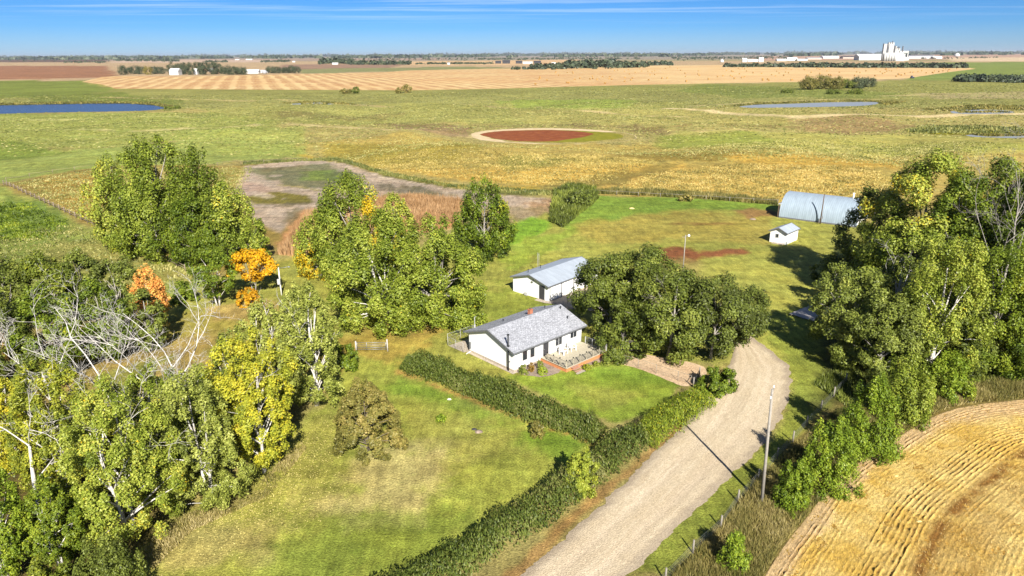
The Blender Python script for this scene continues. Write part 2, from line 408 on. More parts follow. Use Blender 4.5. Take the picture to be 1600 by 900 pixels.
# slough: grey mud with green growth
zone([(368, 300), (384, 258), (450, 248), (520, 248), (600, 276), (700, 294), (800, 306), (866, 312), (880, 338), (850, 352), (800, 336), (700, 312), (620, 300), (470, 340), (440, 366), (400, 350), (392, 318)], (180, 166, 142), 1.2, 1.2)
zone([(400, 262), (510, 252), (560, 276), (520, 296), (440, 290)], (112, 118, 74), 2, 2, .85)
zone([(470, 264), (520, 262), (530, 280), (470, 282)], (104, 136, 52), 2, 1.5, .8)
zone([(385, 296), (430, 300), (480, 306), (490, 316), (400, 320), (376, 308)], (120, 116, 44), 1, 1, .95)
zone([(600, 288), (690, 298), (690, 306), (620, 302)], (114, 112, 80), 2, 2, .8)
streak([(430, 288), (470, 292), (500, 298)], (170, 160, 90), .7, .5, .6)
zone([(368, 298), (378, 284), (420, 288), (425, 300), (390, 306)], (178, 158, 140), .8, .8)
zone([(432, 392), (478, 330), (560, 314), (640, 304), (722, 314), (712, 352), (600, 370), (480, 400)], (196, 150, 104), 1.5, 1.5)
zone([(820, 312), (870, 310), (884, 340), (860, 358), (846, 340), (826, 328)], (168, 142, 112), 1.5, 1.5)
for a_ in (((390, 268), (420, 262), (470, 256), (520, 252)), ((400, 330), (430, 322), (470, 318)), ((560, 282), (600, 286), (650, 294)), ((620, 300), (700, 304), (780, 312)), ((440, 352), (452, 340), (470, 326))):
    streak(list(a_), (118, 112, 76), .9, 1.2, 2.2, .7)
for a_ in (((388, 300), (420, 306), (440, 312)), ((600, 276), (660, 286), (720, 297)), ((420, 338), (450, 330)), ((740, 306), (820, 312), (860, 318)), ((400, 274), (440, 272))):
    streak(list(a_), (206, 192, 164), .7, 1.2, 2.0, .75)
zone([(500, 262), (560, 270), (540, 286), (490, 280)], (96, 110, 62), 1.5, 2.5, .7)
zone([(720, 330), (800, 322), (860, 330), (850, 350), (800, 346), (740, 352)], (150, 138, 92), 1.5, 2.5, .6)
# yard, mown
zone([(470, 400), (700, 380), (800, 352), (930, 306), (1215, 320), (1400, 360), (1500, 520), (1300, 640), (1150, 560), (800, 600), (620, 640), (430, 560), (200, 520), (330, 440)], (160, 164, 74), 1.5, 1)
zone([(872, 352), (884, 322), (935, 306), (1075, 308), (1215, 318), (1212, 332), (1060, 326), (980, 340), (890, 356)], (116, 156, 50), 2, 1.5)
zone([(796, 352), (830, 340), (862, 346), (850, 366), (800, 384), (780, 380)], (116, 172, 40), 1.2, .8)
zone([(780, 386), (860, 362), (900, 352), (880, 384), (800, 420)], (132, 164, 48), 2, 2, .8)
zone([(720, 470), (800, 440), (800, 462), (900, 470), (880, 486), (760, 500)], (128, 152, 48), 2, 2, .7)
zone([(880, 350), (1050, 332), (1200, 336), (1210, 380), (1060, 376), (930, 380)], (166, 150, 72), 2, 2, .6)
zone([(1090, 400), (1170, 398), (1200, 430), (1170, 470), (1090, 440)], (168, 172, 80), 2, 2, .6)
zone([(1150, 328), (1200, 326), (1212, 336), (1170, 340)], (160, 124, 84), 1, .8, .85)
zone([(1018, 396), (1036, 388), (1062, 386), (1092, 392), (1160, 390), (1170, 394), (1104, 402), (1078, 412), (1030, 414)], (146, 92, 64), 1, .8, .95)
streak([(1060, 350), (1100, 350), (1150, 348)], (150, 118, 72), .8, 1, .8, .7)
zone([(1010, 412), (1070, 400), (1100, 410), (1080, 432), (1030, 430)], (160, 148, 86), 1.5, 1, .7)
zone([(1180, 500), (1300, 470), (1330, 600), (1290, 640), (1200, 740), (1120, 820), (1040, 900), (960, 900), (1060, 800), (1200, 690), (1240, 600), (1225, 560)], (140, 152, 62), .8, .6)
zone([(470, 530), (620, 520), (720, 500), (620, 560), (540, 600), (470, 610)], (186, 164, 80), 1.5, 1.5, .8)
zone([(560, 500), (640, 496), (680, 516), (620, 526), (560, 520)], (186, 162, 88), 1, 1, .6)
# front lawn
zone([(540, 560), (620, 570), (700, 630), (800, 660), (930, 692), (900, 720), (760, 820), (640, 900), (200, 900), (150, 1000), (700, 1000), (250, 820), (400, 740), (500, 640)], (162, 170, 72), 1, 1)
zone([(240, 830), (420, 750), (520, 650), (620, 560), (640, 620), (930, 690), (820, 790), (640, 920), (560, 1100), (150, 1100)], (160, 170, 72), 1.2, 1)
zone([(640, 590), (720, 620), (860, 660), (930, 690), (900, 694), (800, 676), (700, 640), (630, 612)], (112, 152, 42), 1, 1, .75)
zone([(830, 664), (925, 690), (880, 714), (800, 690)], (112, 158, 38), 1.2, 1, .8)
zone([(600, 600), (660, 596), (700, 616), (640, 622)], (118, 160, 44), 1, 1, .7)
zone([(540, 730), (640, 690), (700, 700), (720, 740), (640, 790), (560, 800), (510, 790)], (204, 190, 122), 2.5, 2, .75)
zone([(440, 850), (600, 800), (700, 800), (640, 870), (500, 940)], (120, 152, 46), 2.5, 2, .6)
zone([(660, 640), (780, 650), (820, 700), (720, 730), (650, 690)], (168, 168, 80), 2, 2, .6)
zone([(230, 860), (300, 800), (420, 750), (500, 640), (540, 640), (530, 740), (400, 850), (300, 930)], (168, 166, 80), 2, 1.5, .6)
zone([(240, 850), (360, 820), (440, 830), (400, 880), (260, 880)], (184, 168, 108), 1.5, 1.2, .5)
streak([(624, 581), (690, 606), (740, 625), (800, 650), (860, 670), (935, 693)], (188, 150, 88), .3, .4, .3, .85)
streak([(560, 930), (640, 912), (700, 905)], (140, 130, 60), .6, .5, .4, .6)
zone([(290, 490), (430, 470), (440, 540), (330, 560), (230, 540)], (158, 150, 70), 1.5, 1, .9)
zone([(320, 480), (400, 470), (440, 470), (440, 490), (340, 500)], (182, 158, 100), 1, 1, .7)
zone([(60, 560), (200, 540), (330, 520), (330, 570), (120, 640), (40, 620)], (172, 154, 90), 1.5, 1, .9)
zone([(130, 590), (220, 560), (260, 560), (180, 620)], (130, 150, 56), 1, 1, .7)
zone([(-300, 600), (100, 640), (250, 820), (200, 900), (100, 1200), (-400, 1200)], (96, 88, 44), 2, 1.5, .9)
# lawn inside the hedges
zone([(790, 590), (850, 586), (930, 576), (1000, 576), (1062, 602), (1040, 640), (960, 660), (880, 630)], (132, 162, 48), .5, .4)
zone([(880, 600), (960, 606), (1010, 620), (960, 640), (900, 620)], (160, 164, 76), 1.2, 1, .6)
zone([(900, 575), (990, 574), (1050, 596), (980, 596)], (108, 150, 38), 1, 1, .7)
# verge between hedge and gravel, weed strip between fence and crop
streak([(790, 910), (860, 840), (930, 780), (960, 752), (1040, 690), (1100, 640)], (172, 138, 88), .55, .5, .3, .85)
streak([(1100, 645), (1130, 612), (1150, 596)], (138, 150, 62), 1.2, .5, .4, .9)
zone([(1020, 940), (1050, 905), (1130, 810), (1185, 745), (1240, 690), (1310, 625), (1350, 590), (1600, 560), (1900, 560), (1900, 640), (1600, 632), (1470, 650), (1330, 735), (1230, 860), (1180, 950), (1100, 1100), (900, 1100)], (132, 122, 68), .6, .5)
zone([(1290, 480), (1700, 420), (1900, 560), (1600, 600), (1350, 620), (1280, 640)], (92, 96, 44), 2, 1)
zone([(1180, 950), (1225, 860), (1330, 735), (1470, 648), (1600, 627), (1900, 610), (2600, 800), (1800, 1900), (900, 1500)], (196, 160, 82), .5, .3)

ang = np.concatenate([np.linspace(-180, -50, 26)[:-1], np.linspace(-50, 50, 400), np.linspace(50, 180, 26)[1:-1]]) * math.pi / 180
rr = np.concatenate([[6, 10, 15, 20, 25], np.exp(np.linspace(math.log(30), math.log(900), 340)), np.exp(np.linspace(math.log(930), math.log(40000), 70))])
nA, nR = len(ang), len(rr)
AX, RX = np.meshgrid(ang, rr)
gx = (RX * np.sin(AX)).ravel(); gy = (RX * np.cos(AX)).ravel()
gx = np.append(gx, 0.0); gy = np.append(gy, 0.0)
gz = terrain(gx, gy)
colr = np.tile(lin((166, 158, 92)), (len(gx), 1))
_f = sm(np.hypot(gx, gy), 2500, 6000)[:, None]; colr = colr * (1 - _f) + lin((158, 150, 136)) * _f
for i, z in enumerate(Z):
    poly, rgb, soft, rag, op = z[1], z[2], z[3], z[4], z[5]
    wx, wy = warp(gx, gy, rag * .5, i)
    pad = soft * 2 + rag * 3 + (z[6] if z[0] == 'l' else 0)
    sel = (wx > poly[:, 0].min() - pad) & (wx < poly[:, 0].max() + pad) & (wy > poly[:, 1].min() - pad) & (wy < poly[:, 1].max() + pad)
    if not sel.any(): continue
    d = sdf(wx[sel], wy[sel], poly) if z[0] == 'p' else line_dist(wx[sel], wy[sel], poly) - z[6]
    if rag:
        dd = np.hypot(gx[sel], gy[sel]); k = np.clip(dd / 150, 1, 6)
        d = d + rag * (.9 * frac_noise(gx[sel] / k, gy[sel] / k, 2.6, i) * k ** .5)
    a = (op * (1 - sm(d, -soft * .7, soft)))[:, None]
    colr[sel] = colr[sel] * (1 - a) + lin(rgb) * a
_g = (1 - sm(np.hypot(gx, gy), 500, 900))[:, None] * np.clip((colr[:, 1] / colr[:, 0] - .72) / .2, 0, 1)[:, None]
colr = np.clip(colr * (np.array([1.06, 1.04, 1.0]) + _g * np.array([.06, .05, .22])), 0, 1)
idx = np.arange(nR * nA).reshape(nR, nA)
nx = np.roll(idx, -1, axis=1)
Fq = np.stack([idx[:-1], nx[:-1], nx[1:], idx[1:]], -1).reshape(-1, 4)
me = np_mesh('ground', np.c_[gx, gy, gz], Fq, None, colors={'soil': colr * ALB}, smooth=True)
# close the middle
cb = len(gx) - 1
ground = link_mesh('ground', me); tag(ground, kind='structure')
mgc = MB(); mgc.add([(gx[i], gy[i], gz[i]) for i in idx[0]], [list(range(nA))[::-1]])
m, t = new_mat('prairie'); b = NB(t)
c = b.n('ShaderNodeAttribute', attribute_name='soil').outputs['Color']
P_ = b.pos()
dist_ = b.n('ShaderNodeVectorMath', {0: P_}, operation='LENGTH').outputs['Value']
near = b.rng(dist_, 120, 420, 1, 0)
n1 = b.noise(P_, 0.035, 6, .6); n2 = b.noise(P_, 0.33, 6, .65); n3 = b.noise(P_, 5.0, 5, .72)
sv = b.n('ShaderNodeMapping', {0: P_, 'Rotation': (0, 0, .55), 'Scale': (1.2, .22, 1)}).outputs[0]
n4 = b.noise(sv, 1.1, 5, .65)
n5 = b.noise(P_, 0.011, 7, .62)
v = b.math('MULTIPLY', b.rng(n1, .3, .7, .86, 1.14), b.rng(n2, .3, .7, .70, 1.30))
v = b.math('MULTIPLY', v, b.rng(n5, .35, .65, .84, 1.16))
v = b.math('MULTIPLY', v, b.rng(b.noise(P_, 0.9, 4, .7), .35, .65, .86, 1.14))
fine = b.math('MULTIPLY', b.rng(n3, .3, .7, .42, 1.58), b.rng(n4, .3, .7, .76, 1.24))
v = b.math('MULTIPLY', v, fine)
mw = b.n('ShaderNodeMapping', {0: P_, 'Rotation': (0, 0, -.35), 'Scale': (.16, 1.0, 1)}).outputs[0]
v = b.math('MULTIPLY', v, b.rng(b.noise(mw, .30, 6, .62), .34, .66, .84, 1.16))
v = b.math('MULTIPLY', v, b.rng(b.noise(P_, 13, 3, .75), .3, .7, .66, 1.34))
c2 = b.scale_col(c, v)
hue = b.rng(b.noise(P_, 0.12, 6, .65), .36, .64, 0, 1)
c3 = b.mix(b.math('MULTIPLY', hue, .55), c2, b.mix(1, c2, (1.16, 1.0, .84, 1), 'MULTIPLY'))
hue2 = b.rng(b.noise(P_, 0.6, 5, .7), .55, .75, 0, .5)
c4 = b.mix(hue2, c3, b.mix(1, c3, (.74, .92, .72, 1), 'MULTIPLY'))
spk_ = b.rng(b.noise(P_, .55, 5, .72), .54, .68, 1, .70)
c4 = b.scale_col(c4, spk_)
c4 = b.scale_col(c4, b.rng(b.noise(P_, 1.7, 4, .7), .56, .7, 1, .80))
bm = b.bump(b.math('ADD', n3, b.math('MULTIPLY', n2, 1.5)), .8, .22)
b.out(c4, .95, bm, spec=.1)
M['prairie'] = m; ground.data.materials.append(m)
gc = mgc.build('ground', M['prairie']); tag(gc, kind='structure')
a = gc.data.attributes.new('soil', 'FLOAT_COLOR', 'POINT'); a.data.foreach_set('color', [.18, .17, .07, 1] * len(gc.data.vertices))

# ------------------------------------------------------------------ sheets on the ground: gravel, water, fields
def densify(poly, step):
    o = []
    n = len(poly)
    for i in range(n):
        a, c = poly[i], poly[(i + 1) % n]; k = max(1, int(np.linalg.norm(c - a) / step))
        for j in range(k): o.append(a + (c - a) * j / k)
    return np.array(o)
def smooth_poly(poly, it=2):
    for _ in range(it):
        n = np.roll(poly, -1, 0); poly = np.stack([poly * .75 + n * .25, poly * .25 + n * .75], 1).reshape(-1, 2)
    return poly
AVOID = []
def sheet(name, px, mat, lift=.012, smooth=2, step=2.0, jitter=.15, world=None, kind='structure'):
    poly = world if world is not None else GW(px)
    if smooth: poly = smooth_poly(poly, smooth)
    if name in ('pond', 'slough_rim'): AVOID.append(poly)
    poly = densify(poly, step)
    rg = np.random.default_rng(len(poly)); poly = poly + rg.normal(0, jitter, poly.shape)
    tri = tessellate_polygon([[Vector((p[0], p[1], 0)) for p in poly]])
    z = terrain(poly[:, 0], poly[:, 1]) + lift
    tri = [(a, c, d) if ((poly[c] - poly[a])[0] * (poly[d] - poly[a])[1] - (poly[c] - poly[a])[1] * (poly[d] - poly[a])[0]) > 0 else (a, d, c) for a, c, d in tri]
    o = link_mesh(name, np_mesh(name, np.c_[poly, z], np.array(tri), mat)); return tag(o, kind=kind)

def gravel_mat(name, base, coarse, sc=6.0):
    m, t = new_mat(name); b = NB(t); P = b.pos()
    v = b.n('ShaderNodeTexVoronoi', {'Vector': P, 'Scale': sc}); n = b.noise(P, .35, 6, .6); n2 = b.noise(P, 3.5, 5, .7)
    c = b.mix(b.rng(n, .35, .65), base, coarse)
    c = b.scale_col(c, b.math('MULTIPLY', b.rng(v.outputs['Color'], 0, 1, .72, 1.25), b.rng(n2, .3, .7, .82, 1.15)))
    b.out(c, .95, b.bump(b.math('ADD', v.outputs['Distance'], n2), .7, .06), spec=.1); return m

# driveway: grid between its two edges, crowned, with rough windrows of coarse stone along the sides
LE = GW([(640, 1075), (735, 980), (815, 900), (905, 820), (985, 745), (1050, 680), (1092, 640), (1124, 600), (1140, 566), (1150, 540), (1100, 512), (1000, 492), (920, 486), (874, 482)])
RE = GW([(800, 1085), (890, 990), (978, 900), (1060, 822), (1132, 755), (1196, 692), (1226, 642), (1238, 600), (1233, 572), (1190, 536), (1130, 494), (1020, 468), (950, 452), (905, 447)])
def resample(p, n):
    for _ in range(3):
        q = [p[0]]
        for a, c in zip(p[:-1], p[1:]): q += [a * .75 + c * .25, a * .25 + c * .75]
        q.append(p[-1]); p = np.array(q)
    s = np.r_[0, np.cumsum(np.linalg.norm(np.diff(p, axis=0), axis=1))]
    t = np.linspace(0, s[-1], n); return np.c_[np.interp(t, s, p[:, 0]), np.interp(t, s, p[:, 1])]
nS, nU = 420, 26
le, re_ = resample(LE, nS), resample(RE, nS)
rg = np.random.default_rng(3)
jl = np.convolve(rg.normal(0, .2, nS + 8), np.ones(5) / 3, 'same')[4:-4]; jr = np.convolve(rg.normal(0, .2, nS + 8), np.ones(5) / 3, 'same')[4:-4]
dirn = (re_ - le) / np.linalg.norm(re_ - le, axis=1)[:, None]
le = le + dirn * jl[:, None]; re_ = re_ + dirn * jr[:, None]
u = np.linspace(0, 1, nU)
XY = le[:, None] * (1 - u)[None, :, None] + re_[:, None] * u[None, :, None]
edge = np.minimum(u, 1 - u)[None, :] * np.linalg.norm(re_ - le, axis=1)[:, None]
zz = .02 + .05 * sm(edge, 0, 1.5) + .045 * np.exp(-((edge - .5) / .3) ** 2) * rg.uniform(.3, 1, (nS, nU)) - .03 * np.exp(-((u[None, :] - .33) / .06) ** 2) - .03 * np.exp(-((u[None, :] - .68) / .06) ** 2)
ix = np.arange(nS * nU).reshape(nS, nU)
Fq = np.stack([ix[:-1, :-1], ix[:-1, 1:], ix[1:, 1:], ix[1:, :-1]], -1).reshape(-1, 4)
side = (1 - sm(edge + rg.normal(0, .12, edge.shape), .25, 1.5)).ravel()
track = (np.exp(-((u[None, :] - .33) / .07) ** 2) + np.exp(-((u[None, :] - .68) / .07) ** 2) + 0 * edge).ravel()
me = np_mesh('gravel_driveway', np.c_[XY.reshape(-1, 2), zz.ravel()], Fq, None, attrs={'side': side, 'track': track, 'across': (u[None, :] + 0 * edge).ravel(), 'along': (np.arange(nS)[:, None] / nS + 0 * edge).ravel()}, smooth=True)
m, t = new_mat('gravel_road'); b = NB(t); P_ = b.pos()
s_ = b.n('ShaderNodeAttribute', attribute_name='side').outputs['Fac']; tr_ = b.n('ShaderNodeAttribute', attribute_name='track').outputs['Fac']
vo = b.n('ShaderNodeTexVoronoi', {'Vector': P_, 'Scale': 9.0}); n = b.noise(P_, .25, 6, .6); n2 = b.noise(P_, 6, 5, .78)
c = b.mix(b.rng(n, .35, .65), alb(234, 216, 184), alb(222, 202, 168))
c = b.mix(b.math('MULTIPLY', tr_, .45), c, alb(242, 222, 192))
ac_ = b.n('ShaderNodeAttribute', attribute_name='across').outputs['Fac']; al_ = b.n('ShaderNodeAttribute', attribute_name='along').outputs['Fac']
lv = b.n('ShaderNodeCombineXYZ', {0: b.math('MULTIPLY', ac_, 14.0), 1: b.math('MULTIPLY', al_, 5.0), 2: 0.0}).outputs[0]
ln_ = b.noise(lv, 1.0, 5, .65)
c = b.mix(b.rng(ln_, .45, .66, 0, .55), c, alb(204, 184, 154))
c = b.mix(b.rng(ln_, .46, .32, 0, .4), c, alb(244, 228, 200))
c = b.mix(b.math('MULTIPLY', s_, b.rng(n2, .3, .6, .3, 1)), c, alb(178, 162, 140))
spk = b.math('MULTIPLY', b.rng(vo.outputs['Color'], 0, 1, .78, 1.18), b.rng(n2, .3, .7, .84, 1.15))
b.out(b.scale_col(c, spk), .95, b.bump(b.math('ADD', vo.outputs['Distance'], n2), .8, .05), spec=.1)
me.materials.append(m); tag(link_mesh('gravel_driveway', me), kind='structure')

M['gravel_tan'] = gravel_mat('gravel_tan', alb(232, 204, 168), alb(218, 186, 150), 6)
M['gravel_grey'] = gravel_mat('gravel_grey', alb(186, 168, 150), alb(160, 142, 128), 5)
M['concrete'] = gravel_mat('concrete', alb(218, 204, 184), alb(200, 186, 168), 9)
sheet('gravel_yard', [(942, 562), (1000, 576), (1050, 597), (1072, 606), (1098, 594), (1108, 578), (1085, 566), (1000, 552), (948, 552)], M['gravel_tan'], .012, 2, 1.0, .05)
sheet('gravel_bed', [(806, 583), (826, 587), (850, 590), (880, 580), (872, 566), (835, 566), (806, 574)], M['gravel_grey'], .010, 1, .5, .03)
sheet('gravel_bed', [(881, 578), (905, 574), (925, 570), (950, 562), (952, 552), (905, 560), (884, 570)], M['gravel_grey'], .018, 1, .5, .03)

# water
def water_mat(name, col, rough=.12, bs=.5):
    m, t = new_mat(name); b = NB(t)
    n = b.noise(b.n('ShaderNodeMapping', {0: b.pos(), 'Scale': (1, .5, 1)}).outputs[0], 1.2, 4, .6)
    b.out(col, rough, b.bump(n, bs, .6), spec=.5); return m
M['water_blue'] = water_mat('water_blue', L(.03, .05, .10), .25, .8)
M['water_pale'] = water_mat('water_pale', L(.25, .27, .27), .35, .3)
sheet('pond', [(-260, 170), (-100, 165), (0, 165), (120, 162), (190, 161.5), (225, 162), (240, 165), (256, 167), (258, 170), (230, 173), (160, 174.5), (60, 176), (0, 178), (-120, 181), (-260, 181)], M['water_blue'], .03, 2, 2, .4)
sheet('pond', [(1150, 167), (1180, 163.5), (1230, 162.5), (1290, 160), (1340, 158.8), (1370, 159.5), (1374, 162), (1352, 165.5), (1290, 167), (1220, 168), (1170, 168.5)], M['water_pale'], .03, 2, 2, .5)
sheet('pond', [(1482, 174), (1500, 171.5), (1540, 171.5), (1582, 173), (1584, 177), (1540, 178), (1490, 178)], M['water_pale'], .03, 2, 2, .8)
sheet('pond', [(1500, 212), (1530, 209), (1620, 209), (1760, 210), (1760, 216), (1620, 216.5), (1540, 215)], M['water_pale'], .03, 2, 2, .4)
sheet('pond', [(452, 162), (480, 160), (515, 160.2), (524, 162.5), (500, 164.5), (462, 165)], M['water_pale'], .03, 2, 2, .7)
def field_mat(name, stops, sc=.3, det=6, st=(1, 1, 1), bump=.5, bd=.3, rot=0):
    m, t = new_mat(name); b = NB(t)
    P = b.n('ShaderNodeMapping', {0: b.pos(), 'Scale': st, 'Rotation': (0, 0, rot)}).outputs[0]
    n = b.noise(P, sc, det, .7); b.out(b.ramp(n, stops), .95, b.bump(n, bump, bd), spec=.1); return m
M['slough_red'] = field_mat('slough_red', [(.3, alb(132, 72, 42)), (.5, alb(152, 86, 52)), (.7, alb(176, 112, 66))], .25)
M['slough_rim'] = field_mat('slough_rim', [(.3, alb(214, 186, 140)), (.7, alb(244, 226, 184))], .3)
M['slough_green'] = field_mat('slough_green', [(.3, alb(120, 124, 36)), (.7, alb(168, 160, 52))], .3)
M['marsh'] = field_mat('marsh', [(.3, alb(120, 124, 30)), (.6, alb(168, 158, 44)), (.8, alb(190, 160, 60))], .3)
M['marsh_dark'] = field_mat('marsh_dark', [(.3, alb(72, 76, 34)), (.7, alb(112, 108, 52))], .3)
def ell(cx, cy, a, c, n=40, ph=0):
    return [(cx + a * math.cos(k * 2 * math.pi / n), cy - c * math.sin(k * 2 * math.pi / n)) for k in range(n)]
sheet('slough_rim', [(730, 210), (760, 203), (830, 200), (900, 201), (960, 205), (1000, 212), (985, 220), (930, 224.5), (860, 226), (790, 223), (745, 218)], M['slough_rim'], .01, 2, 3, .5)
sheet('slough_green', [(742, 210), (775, 205), (850, 202.5), (915, 204.5), (960, 208), (978, 213), (955, 218.5), (905, 222), (850, 222.5), (785, 219)], M['slough_green'], .016, 2, 3, .5)
sheet('slough_floor', [(744, 210), (775, 205), (850, 202.6), (905, 205), (930, 209), (915, 214), (880, 219), (850, 222.2), (785, 219)], M['slough_red'], .024, 2, 3, .5)
sheet('marsh', [(1408, 204), (1440, 199), (1500, 200), (1560, 203), (1600, 206), (1700, 209), (1620, 209.5), (1500, 211), (1430, 209)], M['marsh'], .16, 2, 3, .9)
sheet('marsh', [(1455, 170), (1520, 167), (1600, 166), (1700, 168), (1640, 172), (1590, 172), (1540, 170), (1480, 172.5)], M['marsh_dark'], .16, 2, 3, .9)
sheet('marsh', [(1130, 168), (1180, 161), (1290, 157.5), (1370, 157), (1400, 160), (1378, 164), (1370, 158.6), (1290, 159.5), (1180, 163.2)], M['marsh_dark'], .16, 1, 3, .9)
sheet('marsh', [(-260, 168), (-100, 163), (60, 161), (160, 159), (240, 160.5), (266, 166), (256, 166.6), (240, 164.5), (190, 161.2), (0, 164.6), (-260, 169.6)], M['marsh_dark'], .16, 1, 3, .9)

# swathed and baled stubble field
m, t = new_mat('swathed_stubble'); b = NB(t); P_ = b.pos()
vp = (430 - 800) / FPX; rotf = math.atan2(vp, .95)
mp_ = b.n('ShaderNodeMapping', {0: P_, 'Rotation': (0, 0, rotf)}).outputs[0]
sx = b.n('ShaderNodeSeparateXYZ', {0: mp_}).outputs
wob = b.rng(b.noise(P_, .012, 4, .6), 0, 1, -9, 9)
ph = b.math('FRACT', b.math('DIVIDE', b.math('ADD', sx[0], wob), 21.0))
band = b.math('MULTIPLY', b.rng(ph, .0, .18), b.rng(ph, .55, .8, 1, 0))
pt = b.math('FRACT', b.math('DIVIDE', b.math('ADD', sx[0], wob), 5.25))
fineb = b.rng(b.math('ABSOLUTE', b.math('SUBTRACT', pt, .5)), .1, .4)
patch = b.rng(b.noise(P_, .006, 5, .6), .38, .62)
xs_ = b.n('ShaderNodeSeparateXYZ', {0: P_}).outputs
right = b.rng(xs_[0], 120, 420, 1, .25)
n_ = b.noise(P_, .06, 7, .7)
c = b.mix(b.math('MULTIPLY', b.math('MULTIPLY', band, right), b.rng(n_, .34, .58, .1, 1)), alb(238, 208, 150), alb(168, 116, 72))
c = b.mix(b.math('MULTIPLY', fineb, .25), c, alb(246, 222, 170))
c = b.mix(b.math('MULTIPLY', patch, .5), c, alb(206, 148, 96))
c = b.mix(b.math('MULTIPLY', b.rng(b.noise(b.n('ShaderNodeMapping', {0: P_, 'Scale': (.25, 1, 1)}).outputs[0], .03, 6, .7), .45, .62), .5), c, alb(246, 214, 150))
b.out(b.scale_col(c, b.rng(b.noise(P_, .25, 6, .7), .3, .7, .86, 1.14)), .95, b.bump(n_, .4, .5), spec=.1)
M['stubble'] = m
sheet('stubble_field', [(128, 128), (160, 120), (186, 119), (300, 119.5), (500, 115), (600, 113), (640, 110), (760, 107.5), (900, 106), (1000, 103), (1140, 101.5), (1300, 102), (1505, 105), (1525, 107.5), (1480, 113), (1420, 122), (1330, 126), (1250, 128), (1150, 129.5), (1000, 132.5), (900, 135), (780, 138.5), (640, 141), (400, 140), (180, 138.5), (160, 132)], M['stubble'], .02, 0, 8, .6)

# ------------------------------------------------------------------ trees
def unit(v): return v / (np.linalg.norm(v, axis=-1, keepdims=True) + 1e-9)
def leaf_quads(rg, P, N, ln, asp, up=None):
    """folded rhombic leaf sprays at P facing N; long axis towards up where given"""
    n = len(P)
    a = rg.normal(size=(n, 3)) if up is None else up + rg.normal(0, .35, (n, 3))
    t2 = unit(a - N * (a * N).sum(1, keepdims=True)); t1 = np.cross(N, t2)
    l = ln[:, None] * .5; w = l * asp
    V = np.stack([P - t2 * l, P + t1 * w + N * l * .22, P + t2 * l, P - t1 * w + N * l * .22], 1)
    return V.reshape(-1, 3), np.arange(4 * n).reshape(n, 4)
def leaf_tris(rg, P, N, ln, asp, up=None):
    n = len(P)
    a = rg.normal(size=(n, 3)) if up is None else up + rg.normal(0, .35, (n, 3))
    t2 = unit(a - N * (a * N).sum(1, keepdims=True)); t1 = np.cross(N, t2)
    l = ln[:, None] * .5; w = l * asp * 1.15
    V = np.stack([P - t2 * l * .62 - t1 * w, P - t2 * l * .5 + t1 * w, P + t2 * l * 1.05], 1)
    return V.reshape(-1, 3), np.arange(3 * n).reshape(n, 3)
PROF = {
    'dome': lambda u: np.minimum(1, .80 + .9 * u) * (1 - np.clip(u, 0, 1) ** 3.0) ** .56,
    'poplar': lambda u: np.minimum(1, .62 + .9 * u) * (1 - np.clip(u, 0, 1) ** 2.6) ** .62,
    'round': lambda u: np.sqrt(np.clip(1 - ((u - .42) / .58) ** 2, 0, 1)) * np.where(u < .42, .35 + .65 * np.sqrt(np.clip(u / .42, 0, 1)), 1),
    'broad': lambda u: np.clip(1 - ((u - .38) / .62) ** 2, 0, 1) ** .5 * np.where(u < .38, .55 + .45 * u / .38, 1),
    'bush': lambda u: np.clip(1 - u ** 2.2, 0, 1) ** .55,
    'column': lambda u: np.clip(1 - u ** 3.2, 0, 1) ** .5 * np.minimum(1, .75 + u),
}
